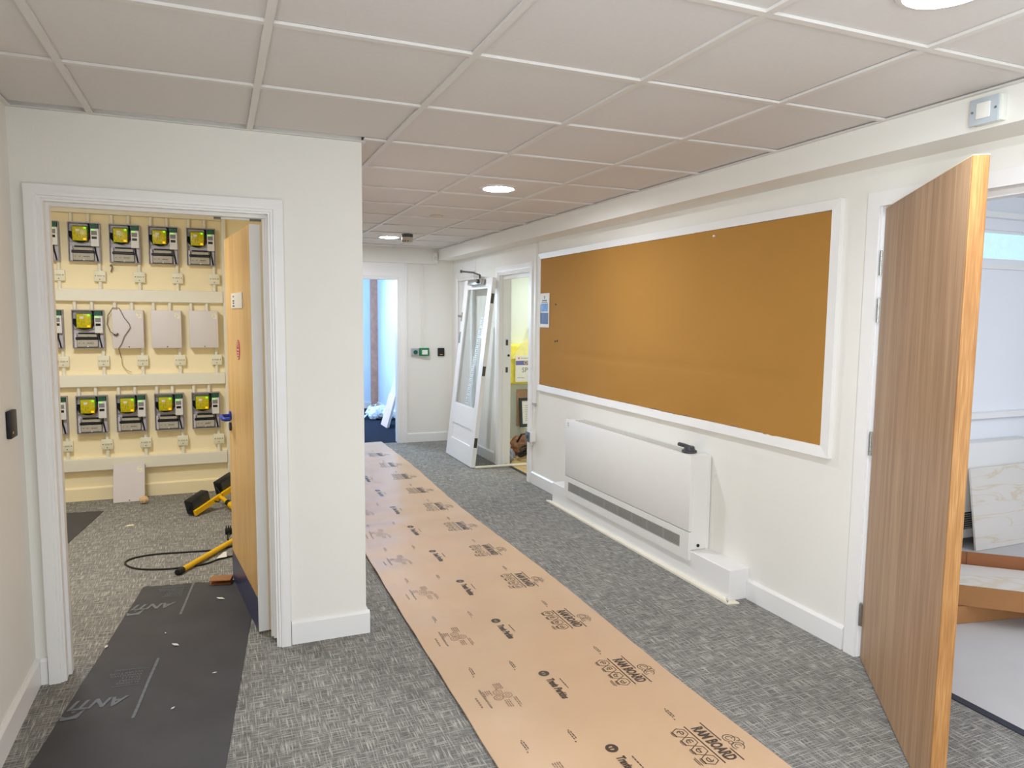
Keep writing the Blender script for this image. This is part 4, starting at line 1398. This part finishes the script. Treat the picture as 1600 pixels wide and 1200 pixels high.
def greek(f, u0, v0, wd, n, h=0.004, gap=0.009, seed=0):
    rnd = random.Random(seed)
    for k in range(n):
        u = u0
        end = u0 + wd * rnd.uniform(0.75, 1.0)
        while u < end:
            q = rnd.uniform(0.006, 0.018)
            f.bar(u, min(u + q, end), v0 - k * gap, v0 - k * gap + h)
            u += q + 0.004


ram = Flat().text('RAM BOARD', 0.064, 0, 0, shear=0.12, bold=0.0024, width=0.215).bar(-0.125, 0.0, 0.034, 0.039).bar(0.05, 0.125, 0.034, 0.039).bar(-0.125, 0.115, -0.039, -0.034)
hexes = Flat()
for k in range(4):
    u = -0.095 + k * 0.058
    hexes.ring(u, -0.075, 0.031, 0.0034, 6)
    hexes.ring(u, -0.075, 0.014, 0.004, 8, a0=k, a1=k + 4.4).bar(u - 0.009, u + 0.009, -0.0767, -0.0727)
    hexes.bar(u - 0.02, u + 0.018, -0.105, -0.1025)
    hexes.bar(u - 0.014, u + 0.012, -0.1105, -0.108)
hexes.bar(0.05, 0.10, -0.121, -0.118).bar(0.055, 0.095, -0.128, -0.125)
head = Flat()
for s in (-1, 1):
    head.ring(0.0 + s * 0.026, 0.068, 0.024, 0.003, 14, a0=0.3, a1=5.4).ring(s * 0.026, 0.068, 0.013, 0.0025, 12, a0=1.0, a1=5.8)
    head.ring(s * 0.012, 0.088, 0.015, 0.0025, 10, a0=0, a1=3.6)
head.ring(0.0, 0.058, 0.012, 0.003, 5)
tp = Flat().text('Travis Perkins', 0.046, 0.032, 0, shear=0.15, bold=0.0022, width=0.165)
tpd = Flat().ring(-0.085, 0.0, 0.024, 0.009, 24).bar(-0.097, -0.073, 0.006, 0.012).bar(-0.089, -0.082, -0.014, 0.008).ring(-0.085, 0.0, 0.0155, 0.004, 20)
tps = Flat()
greek(tps, -0.02, 0.042, 0.10, 1, 0.005, 0.009, 3)
gem = Flat()
for u, v in ((-0.028, 0.0), (0.014, -0.012), (0.006, 0.03)):
    gem.ring(u, v, 0.022, 0.0028, 6).ring(u, v, 0.010, 0.002, 6, rot=0.5)
greek(gem, -0.10, 0.030, 0.055, 4, 0.004, 0.009, 5)
greek(gem, -0.055, -0.032, 0.045, 4, 0.004, 0.009, 6)
greek(gem, 0.04, 0.02, 0.065, 3, 0.004, 0.009, 7)
greek(gem, 0.03, 0.055, 0.08, 2, 0.004, 0.009, 8)
site = Flat().text('www.ramboard.com', 0.019, 0, 0, width=0.155)
flags = Flat()
for k in range(5):
    flags.bar(-0.04 + k * 0.017, -0.028 + k * 0.017, -0.004, 0.004)
small = Flat()
greek(small, -0.030, 0.006, 0.06, 2, 0.004, 0.009, 11)
small.add([(-0.043, 0.004), (-0.035, 0.0), (-0.035, 0.008)], [(0, 1, 2)]).add([(0.043, -0.004), (0.035, -0.008), (0.035, 0.0)], [(0, 1, 2)])
PER = 0.578
for k in range(-1, 11):
    y = 1.99 + PER * k
    if y + 0.15 > SY1 or y - 0.2 < SY0:
        continue
    ram.lay(klay(1.638, y), 'lettering', INK, ks)
    hexes.lay(klay(1.638, y), 'hexagon_icons', INK, ks)
    head.lay(klay(1.642, y - 0.025), 'ram_emblem', INK, ks)
    tp.lay(klay(1.275, y + 0.585), 'lettering', INK, ks)
    tpd.lay(klay(1.275, y + 0.60), 'round_emblem', INK, ks)
    tps.lay(klay(1.275, y + 0.60), 'small_print', INK, ks)
    gem.lay(klay(1.03, y + 0.583), 'icon_cluster', FAINTINK, ks)
    site.lay(klay(0.966, y + 0.583), 'lettering', INK, ks)
    flags.lay(klay(0.93, y + 0.56), 'small_print', FAINTINK, ks)
    for cx, dy in ((1.60, 0.215), (1.175, 0.225), (0.985, 0.23)):
        small.lay(klay(cx, y + dy), 'small_print', INK, ks)

# ================================================================== ROOM BEHIND THE OAK DOOR
# lower carton
t = thing('cardboard_box', 'flat brown cardboard carton on the grey floor under the tile tray', 'box', (3.15, 2.42, 0.003), math.radians(-10))
MB().box(0, 1.25, 0, 0.42, 0, 0.092, bev=0.002, seg=1).build('carton', CARD, t)
MB().box(0.0, 1.25, 0.19, 0.23, 0.0922, 0.0927).build('tape', M('tape', (196, 160, 110), 0.3), t)
# tray of marble-effect planks
ua = math.atan2(-0.668, 0.745)
t = thing('cardboard_tray', 'open brown cardboard tray holding marble effect tiles beyond the oak door', 'box', (3.49, 2.375, 0.098), ua)
MB().box(-0.55, 0.75, 0.0, 0.42, 0.0, 0.004).build('base', CARD, t)
MB().box(-0.55, 0.75, 0.0, 0.005, 0.004, 0.106).build('side_wall', CARD, t)
MB().box(-0.55, 0.75, 0.415, 0.42, 0.004, 0.165).build('side_wall', CARDIN, t)
MB().box(0.12, 0.125, 0.4145, 0.4149, 0.02, 0.165).build('fold_line', M('fold', (110, 70, 44), 0.9), t)
MB().box(0.746, 0.75, 0.005, 0.415, 0.004, 0.13).box(-0.55, -0.546, 0.005, 0.415, 0.004, 0.13).build('side_wall', CARD, t)
for k in range(4):
    o = MB().box(-0.53, 0.73, 0.008, 0.385, 0.0, 0.0235, bev=0.001, seg=1).build('marble_tile', MARBLE)
    o.location = Vector((3.49, 2.375, 0.098 + 0.0045 + k * 0.0242))
    o.rotation_euler = (0, 0, ua)
    tag(o, ['lowest marble effect tile in the cardboard tray', 'second marble effect tile from the bottom of the cardboard tray', 'third marble effect tile from the bottom of the cardboard tray',
            'topmost marble effect tile in the cardboard tray'][k], 'tile', 'marble effect tiles in the tray')
# leaning panel
o = MB().box(4.705, 6.3, 0.0, 0.014, 0.0, 0.555, bev=0.001, seg=1).build('marble_sheet', MARBLE)
o.location = (0, 3.11, 0.004)
o.rotation_euler = (math.radians(-8.5), 0, 0)
tag(o, 'large marble effect panel leaning against the heater beyond the oak door', 'panel')
# second heater, mostly hidden
t = thing('wall_heater', 'white fan heater with black grille half hidden behind the leaning marble panel', 'heater', (3.9, 3.335, 0.06))
MB().box(0.0, 1.5, -0.115, -0.001, 0.18, 0.66, bev=0.003).build('body', HEATER, t)
MB().box(0.0, 1.5, -0.115, -0.001, 0.0, 0.06).box(0.0, 0.06, -0.115, -0.001, 0.06, 0.18).box(1.44, 1.5, -0.115, -0.001, 0.06, 0.18).build('lower_panel', HEATER, t)
g2 = MB().box(0.06, 1.44, -0.100, -0.06, 0.06, 0.18).build('grille', BLACK, t)
for k in range(7):
    MB().box(0.06, 1.44, -0.114, -0.1005, 0.067 + k * 0.016, 0.072 + k * 0.016).build('slat', GRILLE, g2)

# ================================================================== CUPBOARD
# origin kept at the back wall
t = thing('spill_kit', 'yellow spill kit bag with a white label hanging in the cupboard', 'spill kit', (3.10, 7.695, 0.77))
m = MB().box(0.0, 0.62, -0.13, -0.003, 0.0, 0.47, bev=0.03, seg=3)
for v in m.bm.verts:
    v.co.x += 0.012 * math.sin(v.co.z * 23)
    v.co.y += 0.010 * math.sin(v.co.z * 17 + v.co.x * 9)
m.build('bag', YBAG, t)
m = MB().prism([(0.03, 0.30), (0.58, 0.30), (0.50, 0.47), (0.32, 0.60), (0.14, 0.46)], 'y', -0.150, -0.136)
m.build('neck_film', PALEYBAG, t, 'pale translucent film at the neck')
MB().box(0.075, 0.55, -0.155, -0.151, 0.03, 0.335).build('label', LABELW, t)
f_ = Flat().bar(0.078, 0.548, 0.225, 0.275)
f_.lay(lambda u, v: (u, -0.1556, v), 'label_band', PURPLE, t)
f_ = Flat()
vs, fs = text_polys('CHEMICAL', 0.052, bold=0.001)
mn = min(a for a, b in vs)
f_.add([(a - mn, b) for a, b in vs], fs, 0.178, 0.25)
f_.lay(lambda u, v: (u, -0.1560, v), 'lettering', YTEXT, t)
f_ = Flat()
vs, fs = text_polys('SPILL KIT', 0.078)
mn = min(a for a, b in vs)
f_.add([(a - mn, b) for a, b in vs], fs, 0.158, 0.165)
f_.lay(lambda u, v: (u, -0.1556, v), 'lettering', GREYTXT, t)
f_ = Flat().disc(0.115, 0.305, 0.012, 12)
f_.lay(lambda u, v: (u, -0.1556, v), 'emblem', ORANGE, t)
f_ = Flat()
greek(f_, 0.14, 0.302, 0.2, 1, 0.006, 0.01, 2)
greek(f_, 0.10, 0.075, 0.10, 1, 0.006, 0.01, 4)
f_.lay(lambda u, v: (u, -0.1556, v), 'small_print', GREYTXT, t)
MB().tube([(0.32, -0.10, 0.58), (0.31, -0.06, 0.66), (0.33, -0.012, 0.70), (0.33, -0.003, 0.70)], 0.010, 8).build('hanging_loop', M('yellow_cord', (232, 196, 40), 0.5), t)

t = thing('storage_box', 'white box on the cupboard floor under the framed notice', 'box', (3.29, 7.44, 0.002))
MB().box(0.0, 0.55, 0.0, 0.21, 0.0, 0.25, bev=0.004).build('body', M('box_white', (228, 228, 216), 0.7, var=0.06, scale=20), t)
MB().box(-0.003, 0.553, -0.003, 0.213, 0.2505, 0.262).build('lid', M('box_lid', (214, 212, 200), 0.7), t)
t = thing('picture_frame', 'black framed notice standing on the white box in the cupboard', 'picture frame', (3.245, 7.55, 0.268))
t.rotation_euler = (math.radians(-7), 0, 0)
m = MB()
for b in ((0, 0.5, 0, 0.035), (0, 0.5, 0.305, 0.34), (0, 0.035, 0.035, 0.305), (0.465, 0.5, 0.035, 0.305)):
    m.box(b[0], b[1], 0.0, 0.018, b[2], b[3])
m.build('frame', M('frame_charcoal', (52, 56, 58), 0.5), t)
MB().box(0.034, 0.466, 0.006, 0.014, 0.034, 0.306).build('notice', LABELW, t)
f_ = Flat()
for q in range(9):
    f_.bar(0.07, 0.24 - 0.02 * (q % 3), 0.07 + q * 0.022, 0.075 + q * 0.022)
f_.lay(lambda u, v: (u, 0.0056, v), 'printed_lines', GREYTEXT, t)['kind'] = 'stuff'
o = MB().box(3.24, 3.86, 7.645, 7.662, 0.264, 0.70, bev=0.003).build('cork_board', CORK)
tag(o, 'brown cork board standing behind the framed notice in the cupboard', 'cork board')

# clutter on the cupboard floor
o = thing('plastic_bag', 'crumpled grey plastic bag on the floor just inside the cupboard', 'bag', (2.86, 6.97, 0.0))
m = MB().ball((0, 0, 0.075), 0.075, (0.75, 1.2, 1.0), 3, 0.16)
m.ball((0.05, 0.06, 0.05), 0.05, (1.2, 1.0, 1.0), 3, 0.2)
for v in m.bm.verts:
    v.co.z = max(v.co.z, 0.004)
m.build('film', GREYBAG, o, smooth=False)
o = thing('tool_bag', 'crumpled brown cloth tool bag among the clutter on the cupboard floor', 'bag', (3.16, 7.26, 0.0))
m = MB().ball((0, 0, 0.11), 0.12, (1.3, 0.9, 0.95), 3, 0.12)
m.ball((0.10, -0.03, 0.08), 0.09, (1.0, 1.0, 0.95), 3, 0.16)
for v in m.bm.verts:
    v.co.z = max(v.co.z, 0.004)
m.build('cloth_body', M('brown_cloth', (150, 108, 82), 0.85, var=0.45, scale=18), o, smooth=False)
MB().tube([(-0.10, -0.06, 0.16), (-0.06, -0.09, 0.25), (0.04, -0.09, 0.26), (0.10, -0.06, 0.17)], 0.012, 6).build('handle', BLACK, o)
o = thing('black_cable', 'tangled black cable in the clutter on the cupboard floor', 'cable', (3.12, 6.99, 0.0))
pts = [(0.11 * math.cos(a * 1.0) * (1 + 0.2 * math.sin(a * 2.3)), 0.09 * math.sin(a) * (1 + 0.25 * math.cos(a * 1.7)), 0.02 + 0.03 * (1 + math.sin(a * 1.9)) + 0.004 * a) for a in [k * 0.28 for k in range(64)]]
MB().tube(pts, 0.011, 6).build('coil', BLACK, o)
for k, (x, y, z, a, l, lb) in enumerate(((3.02, 7.44, 0.02, 0.2, 0.16, 'brown timber offcut at the back of the cupboard clutter'), (3.44, 7.10, 0.02, -0.9, 0.22, 'brown timber offcut at the right of the cupboard clutter'),
                                         (2.92, 7.31, 0.02, 1.3, 0.16, 'brown timber offcut at the left of the cupboard clutter'))):
    o = MB().box(-l / 2, l / 2, -0.03, 0.03, -0.018, 0.018, bev=0.003, seg=1).build('timber_offcut', LEATHER)
    o.location = (x, y, z)
    o.rotation_euler = (0.0, 0.0, a)
    tag(o, lb, 'offcut', 'timber offcuts in the cupboard')
o = MB().box(-0.12, 0.12, -0.09, 0.09, 0, 0.012, bev=0.002, seg=1).build('timber_board', M('pale_board', (214, 204, 190), 0.7))
o.location = (3.16, 6.80, 0.002)
o.rotation_euler = (0, 0, 0.2)
tag(o, 'pale flat board beside the grey bag on the cupboard floor', 'board')

# ================================================================== FAR ROOM
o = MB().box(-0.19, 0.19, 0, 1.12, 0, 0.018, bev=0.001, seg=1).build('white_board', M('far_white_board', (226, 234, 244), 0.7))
e_t = Vector((0.30, 0, 1.08)).normalized()
o.matrix_world = Matrix(((0, e_t.x, -e_t.z, 2.165), (1, 0, 0, 9.82), (0, e_t.z, e_t.x, 0.004), (0, 0, 0, 1)))
tag(o, 'tall white board leaning behind the pink board in the far room', 'board')
o = MB().box(-0.185, 0.185, 0, 0.46, 0.0, 0.014, bev=0.001, seg=1).build('pink_board', PINK)
o.matrix_world = Matrix(((0, e_t.x, -e_t.z, 2.135), (1, 0, 0, 9.78), (0, e_t.z, e_t.x, 0.004), (0, 0, 0, 1)))
tag(o, 'short pale pink board leaning in the far room', 'board')
t = thing('plastic_sheeting', 'heap of crumpled white sheeting on the navy carpet of the far room', 'sheeting', (2.24, 10.55, 0.0))
m = MB()
for p, r_ in (((0.0, 0.0, 0.10), 0.11), ((0.09, -0.12, 0.08), 0.09), ((-0.10, 0.10, 0.09), 0.09), ((0.04, 0.15, 0.07), 0.08), ((-0.12, -0.06, 0.06), 0.07)):
    m.ball(p, r_, (1, 1.1, 0.95), 3, 0.12)
for v in m.bm.verts:
    v.co.z = max(v.co.z, 0.004)
m.build('bundle', FABRIC, t, smooth=False)
for pts in ([(-0.12, 0.0, 0.10), (-0.2, 0.02, 0.07), (-0.28, -0.1, 0.03), (-0.36, -0.16, 0.012), (-0.42, -0.32, 0.012)], [(-0.15, 0.05, 0.08), (-0.25, 0.1, 0.03), (-0.34, 0.08, 0.012), (-0.36, -0.05, 0.012), (-0.5, -0.12, 0.012)],
            [(-0.1, 0.12, 0.12), (-0.02, 0.2, 0.2), (-0.12, 0.22, 0.17), (-0.2, 0.12, 0.08)]):
    MB().tube(pts, 0.010, 6).build('strand', FABRIC, t)
